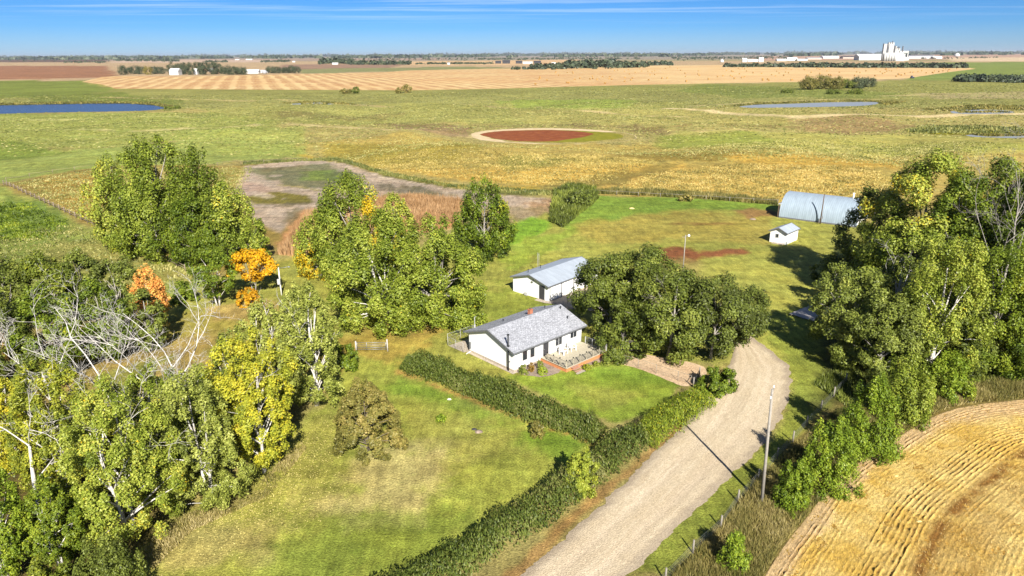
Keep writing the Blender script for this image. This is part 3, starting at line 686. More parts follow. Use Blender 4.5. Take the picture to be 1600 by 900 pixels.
def crown(rg, Ht, Rx, Ry, base, shape, leaf, cover=2.2, upright=.0, clump=.17, tint0=0.0, tside=None, gap=.25, lump=.22, inner=.16):
    """returns leaf vertices, faces, tint and the clump centres. Clumps of leaves on a lumpy shell plus some inside."""
    hh = Ht * (1 - base); R = (Rx + Ry) / 2
    ncl = int(np.clip(4.6 * R * hh / (clump * R) ** 2 / 3.0, 50, 300))
    prof = PROF[shape]
    # draw clump centres by the area of the shell
    uu = np.linspace(0, 1, 60); wgt = prof(uu) + .12; wgt /= wgt.sum()
    u = rg.choice(uu, ncl, p=wgt) + rg.uniform(-.008, .008, ncl); u = np.clip(u, 0.02, .985)
    th = rg.uniform(0, 2 * math.pi, ncl)
    ph = rg.uniform(0, 6.28, 6)
    lum = 1 + lump * (np.sin(3 * th + ph[0] + 3 * u) * .5 + np.sin(5 * th + ph[1] - 7 * u) * .35 + np.sin(2 * th + 9 * u + ph[2]) * .45)
    lum = lum * rg.uniform(.9, 1.08, ncl)
    rr = prof(u) * lum * np.where(rg.random(ncl) < inner, rg.uniform(.2, .7, ncl), rg.uniform(.80, 1.0, ncl))
    C = np.c_[rr * np.cos(th) * Rx, rr * np.sin(th) * Ry, base * Ht + u * hh * (1 + .06 * np.sin(2 * th + ph[3]))]
    rc = clump * R * rg.uniform(.75, 1.35, ncl)
    leafarea = .5 * leaf * leaf * 1.15
    surf = 2 * math.pi * R * hh * .85 + math.pi * R * R
    n = int(cover * surf / leafarea)
    k = rg.choice(ncl, n, p=(rc ** 2) / (rc ** 2).sum())
    d = unit(rg.normal(size=(n, 3))); rad_ = rg.random(n) ** .45
    sc = np.c_[rc[k], rc[k], rc[k] * (1 + 1.5 * upright)]
    off = d * rad_[:, None] * sc
    if upright:                                                   # clumps end in upright shoots
        tp = off[:, 2] / sc[:, 2]
        off[:, :2] *= (1 - .55 * np.clip(tp, 0, 1))[:, None]
    Pt = C[k] + off
    ctr = np.c_[Pt[:, 0] * .35, Pt[:, 1] * .35, np.full(n, (base + .35 * (1 - base)) * Ht)]
    N = unit(unit(off + 1e-4) * .85 + unit(Pt - ctr) * .5 + np.array([0, 0, .35]) + rg.normal(0, .55, (n, 3)))
    Pt[:, 2] = np.maximum(Pt[:, 2], .05)
    up = np.tile([0, 0, 1.6], (n, 1)) if upright > .2 else None
    V, Fq = leaf_tris(rg, Pt, N, leaf * rg.uniform(.7, 1.35, n), .72 if upright <= .2 else .6, up)
    ct = rg.normal(0, .10, ncl)
    tn = .34 + tint0 + ct[k] + rg.normal(0, .12, n)
    if tside is not None:                                         # a part of the crown has turned: direction, threshold, amount
        q = unit(np.array(tside[:3], float)); s_ = ((Pt - [0, 0, base * Ht + hh * .5]) / [Rx, Ry, hh * .5]) @ q
        tn = tn + tside[4] * sm(s_ + rg.normal(0, .12, n) + ct[k], tside[3], tside[3] + .35)
    return V, Fq, np.repeat(np.clip(tn, 0, 1), 3), C, rc
def bez(a, c, bend, n=5):
    a = np.asarray(a, float); c = np.asarray(c, float); m_ = (a + c) / 2 + bend
    t = np.linspace(0, 1, n)[:, None]; return (1 - t) ** 2 * a + 2 * t * (1 - t) * m_ + t * t * c
def limbs(mb, rg, Ht, base, C, r0, stems=1, frac=.3, spread=.5, reach=1.0):
    tops = []
    for s in range(stems):
        a = rg.uniform(0, 6.28); o = np.array([math.cos(a), math.sin(a), 0]) * (r0 * 1.3 if stems > 1 else 0)
        top = np.array([math.cos(a) * spread * (1 if stems > 1 else .25), math.sin(a) * spread * (1 if stems > 1 else .25), Ht * rg.uniform(.72, .86)])
        pts = bez(o, top, np.array([rg.normal(0, .25), rg.normal(0, .25), 0]) * Ht * .05, 8)
        k = r0 * (1 if stems == 1 else .7)
        pts[0, 2] -= .15
        mb.tube(pts, [k * 1.45, k * 1.02] + [k * (1 - .8 * j / 7) for j in range(2, 8)], 7)
        tops.append(pts)
    for i in rg.permutation(len(C))[:int(min(len(C), 90) * frac)]:
        p = tops[rg.integers(stems)]; c = C[i] * [reach, reach, 1]
        zs = np.clip(c[2] * rg.uniform(.35, .7), base * Ht * .6, Ht * .7)
        j = int(np.argmin(abs(p[:, 2] - zs))); st = p[j]
        L_ = np.linalg.norm(c - st); w = max(.022, min(r0 * .42, L_ * .017))
        mb.tube(bez(st, c, np.array([0, 0, L_ * .12]) + rg.normal(0, .05, 3) * L_, 5), [w, w * .8, w * .6, w * .4, w * .2], 5, caps=False)
def bare_branches(mb, rg, start, direction, length, r, depth, n_side=3, twist=.5, sides=4):
    """recursive dead wood"""
    n = 5; pts = [np.asarray(start, float)]; d = unit(np.asarray(direction, float))
    for k in range(n - 1):
        d = unit(d + rg.normal(0, .16 * twist * 2, 3) + np.array([0, 0, .05])); pts.append(pts[-1] + d * length / (n - 1))
    mb.tube(pts, [r * (1 - .72 * k / (n - 1)) for k in range(n)], sides, caps=False)
    if depth == 0: return
    for k in range(n_side + (depth > 1)):
        t = rg.uniform(.25, 1); j = min(n - 2, int(t * (n - 1))); f = t * (n - 1) - j
        st = pts[j] * (1 - f) + pts[j + 1] * f
        ax = unit(np.cross(d, rg.normal(size=3))); nd = unit(d * .75 + ax * rg.uniform(.45, .95))
        bare_branches(mb, rg, st, nd, length * rg.uniform(.42, .66), max(.012, r * .5), depth - 1, n_side, twist, max(3, sides - 1))

N_TREE = [0]; LEAF_TRI = [0]
def tree(label, px, base_y, top_y, hw, shape='poplar', leafm='leaf_poplar', barkm='bark_grey', name='tree', cat='tree', group=None, depth=None,
         leaf=None, base=.12, cover=2.0, stems=1, tint=0.0, tside=None, upright=0.0, clump=.17, seed=None, lump=.22, frac=.3, bare=0, trunk=True, z0=None, reach=1.0, lean=0, h=None):
    N_TREE[0] += 1; rg = np.random.default_rng(seed if seed is not None else 100 + N_TREE[0])
    g = G(px, base_y); Ht = h or top_height(g, top_y); D = sdist(g); Rx = hw / FPX * D; Ry = depth or Rx * .92
    leaf = leaf or float(np.clip(D * .0031, .165, 1.0))
    o = thing(name, label, cat, (g[0], g[1], ground_z(g[0], g[1])), 0, group)
    V, Fq, tn, C, rc = crown(rg, Ht, Rx * .94, Ry * .94, base, shape, leaf, cover * 1.45, upright, clump, tint, tside, lump=lump * .75)
    LEAF_TRI[0] += len(Fq)
    if trunk:
        mb = MB(); limbs(mb, rg, Ht, base, C, max(.09, Ht * .017), stems, frac, Rx * .3, reach)
        for q in range(bare):
            a = rg.uniform(0, 6.28); hgt = rg.uniform(.45, .8) * Ht
            bare_branches(mb, rg, (0.1 * math.cos(a), .1 * math.sin(a), hgt), (math.cos(a), math.sin(a) - .3, .9), Ht * rg.uniform(.28, .4), .05, 2, 3)
        mb.build('trunk', M[barkm], o)
    link_mesh('crown', np_mesh('crown', V, Fq, M[leafm], {'tint': tn}), o)
    return o

GP = 'trees of the big poplar clump at the rail fence'
tree('tall dark green poplar at the back of the clump, centre of its skyline', 262, 392, 222, 66, shape='dome', base=.05, upright=.3, cover=2.4, group=GP)
tree('tall green poplar forming the right shoulder of the clump skyline', 318, 388, 234, 54, shape='dome', base=.05, upright=.3, tint=-.05, group=GP)
tree('yellow-green poplar at the left edge of the clump, over the brown field', 203, 384, 250, 54, shape='dome', base=.03, upright=.3, tint=.1, tside=(-1, 0, .2, .1, .18), group=GP)
tree('poplar low in the middle of the clump with a few yellowing sprays', 250, 402, 285, 60, shape='dome', base=.02, upright=.28, tint=.04, group=GP)
tree('green poplar sloping down at the right end of the clump', 356, 405, 288, 54, shape='dome', base=.03, upright=.5, tside=(1, 0, .6, .3, .22), group=GP)
tree('short dark poplar at the front foot of the clump', 310, 412, 314, 56, shape='round', base=.03, upright=.3, leafm='leaf_green', group=GP)
tree('small green poplar trailing off right of the clump beside the reeds', 402, 410, 340, 26, base=.02, upright=.4, tint=.06, group=GP)
tree('low yellowish bush at the foot of the poplar clump near the fence', 196, 390, 352, 20, shape='bush', leafm='leaf_yellow', base=.0, name='bush', cat='bush', trunk=False)

tree('small green tree with two pale trunks left of the golden tree', 342, 478, 392, 36, shape='round', leafm='leaf_green', barkm='bark_white', base=.22, stems=2, tint=.05, cover=1.6)
tree('golden orange-yellow tree beside the white service pole', 398, 462, 390, 38, shape='broad', leafm='leaf_gold', base=.38, cover=1.9, clump=.2, stems=2)
tree('rusty gold low bush under the golden tree', 388, 476, 450, 20, shape='bush', leafm='leaf_gold', base=.0, name='bush', cat='bush', tint=-.25, trunk=False)
tree('slender tree with orange-red autumn crown among the green scrub', 243, 520, 420, 31, shape='poplar', leafm='leaf_orange', base=.1, upright=.5, tside=(.1, 0, 1, -.4, .45), tint=-.25)
tree('small green shrub standing right of the orange-red tree', 288, 470, 440, 22, shape='bush', leafm='leaf_green', base=.0, name='bush', cat='bush', trunk=False)

GM = 'poplars in the middle of the yard'
tree('rounded green poplar turning gold on its right side, behind the big pair', 556, 430, 278, 70, shape='dome', base=.03, upright=.28, tside=(1, 0, .1, .35, .5), cover=2.4, group=GM)
tree('golden-green poplar between the rounded poplar and the reed patch', 622, 412, 306, 36, shape='dome', base=.05, upright=.5, tint=.28, leafm='leaf_poplar', group=GM)
tree('low poplar with gold foot at the left edge of the middle group', 502, 430, 336, 42, shape='dome', base=.0, upright=.4, tint=.12, tside=(0, -.3, -1, .1, .42), group=GM)
tree('big pale green poplar in front of the middle group, left of the pair', 600, 508, 336, 86, shape='dome', base=.05, upright=.2, tint=.07, cover=2.3, leafm='leaf_poplar', barkm='bark_white', stems=2, group=GM)
tree('big pale green poplar in front of the middle group, right of the pair', 682, 504, 346, 78, shape='dome', base=.04, upright=.2, tint=.08, cover=2.3, group=GM)
tree('low leafy poplar skirt spreading right toward the garage lawn', 722, 500, 420, 38, shape='bush', base=.0, upright=.2, tint=.06, group=GM)
tree('dense dark green oval poplar standing alone by the bright grass patch', 756, 400, 282, 47, shape='column', leafm='leaf_green', base=.03, upright=.4, cover=2.7, tint=-.04, tside=(1, -.2, .9, .75, .45), lump=.12)

GE = 'dark shade trees beside the house'
tree('dark green shade tree hard against the right end of the house roof', 952, 522, 398, 66, shape='broad', leafm='leaf_dark', barkm='bark_grey', base=.08, clump=.2, cover=2.2, group=GE)
tree('tall dark shade tree with the highest crown between house and yard light', 1000, 520, 388, 76, shape='broad', leafm='leaf_dark', base=.1, clump=.2, cover=2.2, tint=.02, group=GE)
tree('dark shade tree overhanging the tan gravel yard', 1044, 560, 420, 74, shape='broad', leafm='leaf_dark', barkm='bark_grey', base=.08, clump=.2, cover=2.1, tint=.05, group=GE, bare=2)
tree('greyish green shade tree whose crown hangs over the driveway bend', 1110, 560, 440, 68, shape='broad', leafm='leaf_olive', barkm='bark_grey', base=.12, clump=.2, cover=2.0, tint=-.1, group=GE, bare=2)
tree('thin crowned shade tree at the far right of the house trees, by the driveway top', 1150, 536, 450, 48, shape='broad', leafm='leaf_olive', base=.1, clump=.22, cover=1.5, tint=-.08, group=GE)
tree('low dark tree filling the gap at the deck end of the house trees', 970, 556, 496, 40, shape='bush', leafm='leaf_dark', base=.0, clump=.22, tint=.04, group=GE)
tree('rounded blue-green shrub at the inside of the driveway bend', 1121, 612, 576, 30, shape='dome', leafm='leaf_green', base=.0, clump=.2, name='shrub', cat='shrub', trunk=False, tint=-.02, cover=3.2, lump=.06)

GR = 'trees of the windbreak on the right'
tree('tall yellow-tinged tree with the highest crown of the windbreak', 1424, 480, 252, 100, shape='dome', leafm='leaf_poplar', barkm='bark_grey', base=.05, clump=.16, cover=2.2, tint=.08, tside=(-.2, 0, 1, .2, .2), group=GR)
tree('tree reaching over the far end of the curved metal shed', 1352, 440, 290, 52, shape='broad', leafm='leaf_olive', base=.06, clump=.2, tint=.0, group=GR)
tree('windbreak tree with a spray of bare grey branches in its top', 1520, 470, 252, 80, shape='dome', leafm='leaf_poplar', base=.05, clump=.18, tint=0, bare=9, group=GR)
tree('dark green windbreak tree cut by the right edge of the picture, upper', 1606, 470, 256, 68, shape='dome', leafm='leaf_green', base=.05, clump=.18, tint=.05, group=GR)
tree('soft pale green willow at the left foot of the windbreak, by the wooden platform', 1326, 560, 424, 66, shape='dome', leafm='leaf_olive', base=.02, clump=.18, tint=.12, cover=2.0, group=GR)
tree('willow leaning over the driveway verge, lowest of the windbreak front', 1372, 588, 458, 66, shape='dome', leafm='leaf_olive', base=.02, clump=.17, tint=.14, cover=2.1, group=GR)
tree('bright yellow-green poplar in the middle of the windbreak front', 1450, 588, 368, 66, shape='dome', leafm='leaf_poplar', barkm='bark_white', base=.04, upright=.5, tint=.16, clump=.16, cover=2.3, group=GR)
tree('dark gap tree standing between the willow and the yellow-green poplar', 1388, 540, 400, 36, shape='round', leafm='leaf_dark', barkm='bark_white', base=.08, tint=.02, cover=1.3, bare=4, group=GR)
tree('mid green poplar right of the yellow-green one in the windbreak', 1540, 580, 380, 64, shape='dome', leafm='leaf_green', base=.04, upright=.4, tint=.14, clump=.17, cover=2.2, group=GR)
tree('dark windbreak poplar at the right edge above the wheat', 1604, 590, 400, 48, shape='round', leafm='leaf_green', base=.04, upright=.3, tint=.08, clump=.18, group=GR)
tree('rounded green tree filling the right rear of the windbreak', 1640, 540, 300, 70, shape='round', leafm='leaf_green', base=.04, tint=.08, clump=.18, group=GR)
tree('green tree between the tallest crown and the bare-topped one', 1476, 500, 268, 62, shape='dome', leafm='leaf_green', base=.05, tint=.1, clump=.17, group=GR)
tree('green tree right of the bare-topped windbreak tree', 1566, 520, 272, 58, shape='dome', leafm='leaf_green', base=.05, tint=.06, clump=.17, group=GR)
tree('short dark tree low in the windbreak between yellow-green and mid green poplars', 1496, 584, 462, 44, shape='dome', leafm='leaf_dark', base=.03, tint=.0, clump=.19, group=GR)
tree('low dark green tree at the right edge beside the weeds', 1592, 592, 490, 46, shape='dome', leafm='leaf_green', base=.03, tint=-.05, clump=.19, group=GR)
tree('tall green tree at the back of the windbreak right of the grey bare spray', 1552, 486, 250, 58, shape='dome', leafm='leaf_poplar', base=.05, tint=-.02, clump=.17, group=GR)
tree('dark green bush under the curved metal shed end', 1296, 440, 395, 26, shape='bush', leafm='leaf_dark', base=0, name='bush', cat='bush', trunk=False, tint=.05, clump=.25)
tree('low green tree behind the white shed side of the windbreak', 1300, 478, 416, 30, shape='bush', leafm='leaf_olive', base=0, tint=-.02, clump=.22, group=GR)

GF = 'shrubs along the wire fence'
tree('bright green shrub right behind the tall power pole', 1236, 792, 722, 30, shape='bush', leafm='leaf_bright', base=0, upright=.5, name='shrub', cat='shrub', trunk=False, cover=2.3, clump=.22, group=GF)
tree('leafy green shrub with upright shoots, second up the fence from the power pole', 1290, 760, 660, 44, shape='bush', leafm='leaf_bright', base=0, upright=.6, name='shrub', cat='shrub', trunk=False, cover=2.3, clump=.2, group=GF)
tree('tall green shrub on the fence line under the front willow', 1348, 708, 596, 46, shape='bush', leafm='leaf_bright', base=0, upright=.6, name='shrub', cat='shrub', trunk=False, tint=.03, cover=2.3, clump=.2, group=GF)
tree('yellow-green shrub beside the wheat, under the bright poplar', 1408, 652, 560, 46, shape='bush', leafm='leaf_poplar', base=0, upright=.6, name='shrub', cat='shrub', trunk=False, tint=.08, cover=2.3, clump=.2, group=GF)
tree('green shrub above the wheat corner, at the right end of the shrub row', 1478, 620, 552, 38, shape='bush', leafm='leaf_bright', base=0, upright=.4, name='shrub', cat='shrub', trunk=False, tint=.05, cover=2.1, clump=.22, group=GF)
tree('small bright green shrub in the brown weeds at the bottom of the fence', 1146, 888, 836, 25, shape='bush', leafm='leaf_bright', base=0, upright=.5, name='shrub', cat='shrub', trunk=False, tint=.05, cover=2.2, clump=.24, group=GF)

GB = 'scrub trees behind the left foreground'
for a in (
    ('dark rounded scrub tree at the left edge, behind the yellow one', 22, 520, 404, 48, 'leaf_dark', .06),
    ('yellow-green scrub tree third from the left edge of the back row', 92, 508, 398, 48, 'leaf_yellow', -.3),
    ('dark scrub tree with the highest crown of the left back row', 140, 500, 392, 34, 'leaf_dark', .04),
    ('olive grey scrub tree left of the orange-red tree', 196, 516, 408, 44, 'leaf_olive', -.04),
    ('mid green scrub tree at the left edge below the back row', 10, 610, 452, 56, 'leaf_dark', .05),
    ('green scrub tree under the yellow-green one on the left', 92, 590, 452, 50, 'leaf_green', .06),
    ('dark green scrub tree behind the bleached dead branches', 168, 566, 446, 44, 'leaf_green', .0),
    ('olive scrub tree beside the dry clearing', 236, 548, 452, 32, 'leaf_olive', .05)):
    tree(a[0], a[1], a[2], a[3], a[4], shape='round', leafm=a[5], base=.04, tint=a[6], clump=.2, group=GB, lump=.28, cover=2.1)
tree('rust orange bush in the shade at the edge of the dry clearing', 92, 548, 506, 22, shape='bush', leafm='leaf_rust', base=0, name='bush', cat='bush', trunk=False, clump=.26)
tree('rusty red shrub tucked at the far left edge', 2, 560, 512, 18, shape='bush', leafm='leaf_rust', base=0, name='bush', cat='bush', trunk=False, tint=-.1, clump=.26)

GL = 'trees of the left foreground thicket'
fg = [
    ('golden brown small tree at the left edge of the thicket', 18, 740, 596, 52, 'leaf_yellow', .14, 'round', 0),
    ('yellow-green poplar with bleached branches at the left of the thicket', 110, 760, 566, 70, 'leaf_yellow', -.12, 'dome', 3),
    ('large poplar with white limbs low in the middle of the thicket', 208, 832, 604, 88, 'leaf_poplar', .1, 'dome', 4),
    ('green poplar under the bare crown in the centre of the thicket', 262, 736, 578, 62, 'leaf_poplar', .02, 'dome', 3),
    ('pale poplar at the lawn side of the thicket', 326, 788, 584, 66, 'leaf_pale', -.12, 'dome', 2),
    ('yellow turned poplar bulging toward the lawn bush', 410, 736, 530, 66, 'leaf_yellow', .05, 'round', 2),
    ('pale yellow-green poplar with light bark, back right of the thicket', 428, 640, 476, 48, 'leaf_pale', -.02, 'dome', 4),
    ('silvery green poplar at the right end of the thicket', 492, 632, 450, 50, 'leaf_pale', -.1, 'dome', 4),
    ('low pale poplar right in front of the white service pole', 470, 560, 448, 30, 'leaf_pale', .0, 'poplar', 1),
    ('bright green maple in the lower left corner', 14, 905, 742, 52, 'leaf_bright', .12, 'round', 0),
    ('dark green tree between the corner maple and the big poplar', 96, 880, 760, 48, 'leaf_green', .06, 'round', 1),
    ('dark filler tree in the shaded heart of the thicket', 330, 704, 592, 46, 'leaf_green', .02, 'round', 2),
    ('olive green tree in the shade left of the yellow turned poplar', 378, 664, 524, 42, 'leaf_olive', .05, 'dome', 3),
]
for a in fg:
    tree(a[0], a[1], a[2], a[3], a[4], shape=a[7], leafm=a[5], tint=a[6] + .07, barkm='bark_white', base=.08, upright=.2, clump=.14, cover=1.9, stems=2, bare=a[8] // 2, group=GL, lump=.34, frac=.28)
tree('bright green rounded bush behind the silvery poplar near the field gate', 538, 578, 532, 22, shape='bush', leafm='leaf_green', base=0, name='bush', cat='bush', trunk=False, tint=.06, clump=.24)
tree('feathery olive shrub at the bottom edge beside the thicket', 176, 935, 850, 52, shape='bush', leafm='leaf_olive', base=0, upright=.8, name='shrub', cat='shrub', trunk=False, tint=-.05, clump=.2, cover=2.0)
tree('yellow tipped shrub at the bottom left edge', 84, 960, 872, 40, shape='bush', leafm='leaf_yellow', base=0, name='shrub', cat='shrub', trunk=False, tint=-.25, clump=.2)

# bleached dead crowns standing out of the thicket
def dead_tree(label, px, by, ty, spread, seed, n=5, bark_='bark_white'):
    rg = np.random.default_rng(seed); g = G(px, by); Ht = top_height(g, ty)
    o = thing('dead_tree', label, 'dead tree', (g[0], g[1], 0), 0, None if bark_ == 'bark_grey' else 'bleached dead trees in the left thicket')
    mb = MB(); tr = bez((0, 0, -.1), (rg.normal(0, .5), rg.normal(0, .4), Ht * .62), rg.normal(0, .3, 3), 6)
    mb.tube(tr, [.26, .22, .19, .16, .13, .10], 7); mb.build('trunk', M[bark_], o)
    for k in range(n):
        a = k * 6.28 / n + rg.uniform(-.4, .4); j = rg.integers(2, 6); mb = MB()
        bare_branches(mb, rg, tr[j], (math.cos(a) * spread, math.sin(a) * spread * .8, 1.0), Ht * rg.uniform(.40, .54), .08, 4, 2, .5, 4)
        mb.build('branch', M[bark_], o)
dead_tree('bleached dead tree with wide white crown over the dry clearing', 196, 722, 486, .95, 5, 6)
dead_tree('bleached dead tree leaning left near the rust orange bush', 112, 690, 500, .7, 8, 3)
dead_tree('tangled grey dead tree in the centre right of the thicket', 292, 716, 486, .9, 12, 6)
dead_tree('grey bare crown standing out of the right windbreak top', 1540, 540, 268, .45, 33, 6, 'bark_grey')
dead_tree('fine twigged grey-white dead crown in front of the olive tree, mid thicket', 246, 742, 508, .9, 44, 6)
dead_tree('small bleached snag near the left edge of the thicket', 62, 800, 640, .8, 21, 4)

# ------------------------------------------------------------------ bush on the lawn and small plants
tree('round bronze-brown bush alone on the front lawn', 578, 702, 602, 58, shape='bush', leafm='leaf_brown', base=0, name='bush', cat='bush', clump=.15, cover=3.0, lump=.10, upright=.1, stems=4, tint=.06, tside=(-.4, -.6, -.8, .5, -.2), barkm='bark_brown')
tree('small dark brown shrub on the lawn below the long hedge', 840, 680, 660, 12, shape='bush', leafm='leaf_brown', base=0, name='shrub', cat='shrub', trunk=False, clump=.3)
tree('small leafy green plant in the middle of the front lawn', 690, 657, 648, 9, shape='bush', leafm='leaf_bright', base=0, name='plant', cat='plant', trunk=False, clump=.35)
for a in (('dark grey-green shrub nearest the house corner', 818, 584, 569, 7, 'leaf_dark', .1), ('orange tinged shrub beside the front window', 830.5, 580, 566, 5, 'leaf_rust', -.05),
          ('green and gold shrub at the deck corner', 844, 577, 563, 6, 'leaf_olive', .1), ('low bright green mound in the gravel bed', 848, 584.5, 574, 8, 'leaf_bright', .3),
          ('small yellow shrub right of the deck steps', 917, 577, 568.5, 7, 'leaf_yellow', -.1), ('small brown-gold plant by the deck post', 931, 571, 564.5, 5, 'leaf_yellow', -.3)):
    tree(a[0], a[1], a[2], a[3], a[4], shape='bush', leafm=a[5], base=0, name='shrub', cat='shrub', trunk=False, tint=a[6], clump=.3, leaf=.16, group='shrubs planted around the deck')

# ------------------------------------------------------------------ hedges: dense upright shoots along a line
def hedge(label, px, width, height, leafm, dens=150, seed=1, name='hedge', cat='hedge', tint=0.0, brown=.35, lnr=(.18, .40)):
    rg = np.random.default_rng(seed); P = GW(px); seg = np.linalg.norm(np.diff(P, axis=0), axis=1); s = np.r_[0, np.cumsum(seg)]; Lt = s[-1]
    n = int(Lt * width * dens)
    t = rg.uniform(0, Lt, n); x = np.interp(t, s, P[:, 0]); y = np.interp(t, s, P[:, 1])
    x2 = np.interp(np.minimum(t + .5, Lt), s, P[:, 0]) - np.interp(np.maximum(t - .5, 0), s, P[:, 0])
    y2 = np.interp(np.minimum(t + .5, Lt), s, P[:, 1]) - np.interp(np.maximum(t - .5, 0), s, P[:, 1])
    nn = unit(np.c_[y2, -x2]); q = rg.uniform(-1, 1, n)
    wv = width * .5 * (1 + .22 * vnoise(t / 2.6, np.sign(q) * 7 + seed) + .20 * vnoise(t / .9, np.sign(q) * 5 + seed + 9))
    hv = height * (.94 + .20 * vnoise(t / 3.4, t * 0 + 31 + seed) + .26 * vnoise(t / .8, q * 2.2 + 51 + seed))
    endt = np.minimum(1, np.minimum(t, Lt - t) / 1.2 + .35)
    top = hv * np.sqrt(np.clip(1 - .8 * np.abs(q) ** 2.6, .05, 1)) * endt
    f = rg.random(n) ** .62; z = top * f
    side = np.abs(q) > .7
    lean = nn * (q * .30)[:, None]
    px_ = x + nn[:, 0] * q * wv * (1 - .22 * f) + rg.normal(0, .06, n); py_ = y + nn[:, 1] * q * wv * (1 - .22 * f) + rg.normal(0, .06, n)
    Pt = np.c_[px_, py_, z + .05]
    N = unit(np.c_[nn * q[:, None] * 1.2, np.full(n, .35) + f * .3] + rg.normal(0, .5, (n, 3)))
    up = np.c_[lean * 2, np.full(n, 2.2)]
    V, Fq = leaf_tris(rg, Pt, N, rg.uniform(*lnr, n), .38, up)
    tn = .34 + tint + .20 * rg.normal(size=n) + brown * np.clip(vnoise(t / 5 + seed, q + 3), 0, 1) + .14 * f
    o = link_mesh(name, np_mesh(name, V, Fq, M[leafm], {'tint': np.repeat(np.clip(tn, 0, 1), 3)}))
    LEAF_TRI[0] += len(Fq)
    return tag(o, label, cat)
hedge('long clipped hedge from the field gate past the white gable to the driveway', [(638, 571), (690, 591), (740, 611), (800, 635), (850, 654), (900, 671), (940, 684)], 3.8, 2.4, 'leaf_hedge', 270, 3)
hedge('tall ragged hedge along the gravel driveway from the bottom edge up to the bend', [(560, 990), (640, 930), (700, 895), (760, 858), (830, 810), (900, 764), (950, 722), (1000, 686)], 3.6, 2.4, 'leaf_hedge', 150, 5, brown=.5)
hedge('leafy dark green upper stretch of the driveway hedge near the garden gate', [(1002, 694), (1036, 668), (1066, 648), (1100, 625)], 4.0, 2.2, 'leaf_green', 220, 6, tint=.05, brown=.1, lnr=(.16, .3))
tree('bright lime yellow bush growing out of the driveway hedge', 907, 770, 702, 25, shape='bush', leafm='leaf_lime', base=0, name='bush', cat='bush', trunk=False, clump=.24, cover=2.4)

# ------------------------------------------------------------------ weeds, reeds, scrub band, fallen leaves
def tufts(name, label, poly, n, hgt, w, leafm, seed, tint=.0, spread=.35, z0=0.0, cat=None, kind='stuff', clus=.6, fade=0):
    rg = np.random.default_rng(seed); P = GW(poly) if not isinstance(poly, np.ndarray) else poly
    lo, hi = P.min(0), P.max(0); pts = []
    tot = 0
    while tot < n:
        q = rg.uniform(lo, hi, (n, 2)); sd_ = sdf(q[:, 0], q[:, 1], P); ok = (sd_ < 0) & (rg.random(n) < np.clip(-sd_ / fade, .05, 1)) if fade else sd_ < 0
        ok &= (frac_noise(q[:, 0], q[:, 1], 2.2, seed) + rg.normal(0, .5, len(q))) > -clus
        q = q[ok]
        if name == 'pasture_grass':
            for av in AVOID: q = q[sdf(q[:, 0], q[:, 1], av) > .5]
            for zz_ in Z:
                if zz_[0] == 'l' and sum(zz_[2]) > 480: q = q[line_dist(q[:, 0], q[:, 1], zz_[1]) > zz_[6] * 1.3]
        pts.append(q); tot += len(q)
        if len(q) == 0: break
    q = np.concatenate(pts)[:n]; n = len(q); z = terrain(q[:, 0], q[:, 1]) + z0
    hh = hgt * rg.uniform(.5, 1.3, n) * (1 + .35 * frac_noise(q[:, 0], q[:, 1], 3.0, seed + 2)); a = rg.uniform(0, 6.28, n)
    d = np.c_[np.cos(a), np.sin(a)] * w; ln = rg.normal(0, spread, (n, 2)) * hh[:, None]
    V = np.stack([np.c_[q - d, z], np.c_[q + d, z], np.c_[q + ln, z + hh]], 1).reshape(-1, 3)
    tn = .42 + tint + .16 * rg.normal(size=n) + .3 * frac_noise(q[:, 0], q[:, 1], 5.0, seed + 1)
    o = link_mesh(name, np_mesh(name, V, np.arange(3 * n).reshape(n, 3), M[leafm], {'tint': np.repeat(np.clip(tn, 0, 1), 3)}))
    LEAF_TRI[0] += n
    return tag(o, label, cat, None, kind)
tufts('weeds', 'brown and olive weeds between the wire fence and the wheat', [(1010, 950), (1050, 905), (1130, 812), (1190, 750), (1240, 700), (1310, 640), (1420, 640), (1380, 700), (1325, 732), (1262, 806), (1222, 852), (1190, 905), (1130, 1010)], 52000, .55, .035, 'dry_grass', 41, -.05)
tufts('weeds', 'ragged brown weeds along the far edge of the wheat', [(1370, 690), (1430, 640), (1500, 605), (1600, 590), (1700, 590), (1700, 618), (1600, 622), (1510, 631), (1465, 643), (1422, 668), (1380, 696)], 22000, .7, .05, 'dry_grass', 42, -.02)
tufts('reeds', 'tan reed bed beyond the middle poplars', [(432, 398), (478, 334), (560, 316), (640, 306), (722, 315), (712, 350), (640, 356), (560, 380), (480, 404)], 26000, 1.5, .10, 'reed', 43, .05, .15)
tufts('scrub', 'dark scrub and dead stalks along the pasture fence', [(930, 303), (1010, 306), (1100, 311), (1215, 321), (1215, 315), (1100, 303), (1010, 298), (936, 297)], 9000, 1.1, .14, 'dry_grass', 44, -.2, .3)
tufts('scrub', 'olive brush filling the ditch below the prairie', [(858, 346), (866, 300), (890, 290), (930, 296), (936, 310), (900, 340), (880, 356)], 9000, 1.3, .2, 'leaf_olive', 45, -.12, .35)
tufts('tall_grass', 'uncut grass around the foot of the windbreak', [(1270, 600), (1330, 560), (1500, 560), (1640, 560), (1640, 596), (1500, 604), (1420, 650), (1330, 640)], 14000, .6, .06, 'leaf_olive', 46, .0)
tufts('rough_grass', 'rough edge grass at the foot of the thicket', [(210, 870), (280, 810), (400, 760), (470, 690), (480, 700), (420, 775), (300, 830), (240, 890)], 6000, .25, .05, 'dry_grass', 47, .1)
tufts('prairie_grass', 'golden prairie bunch grass on the near side of the pasture', [(935, 300), (1010, 270), (1120, 256), (1360, 258), (1420, 300), (1300, 320), (1215, 314)], 24000, .28, .26, 'prairie_gold', 61, .15, .4, fade=6)
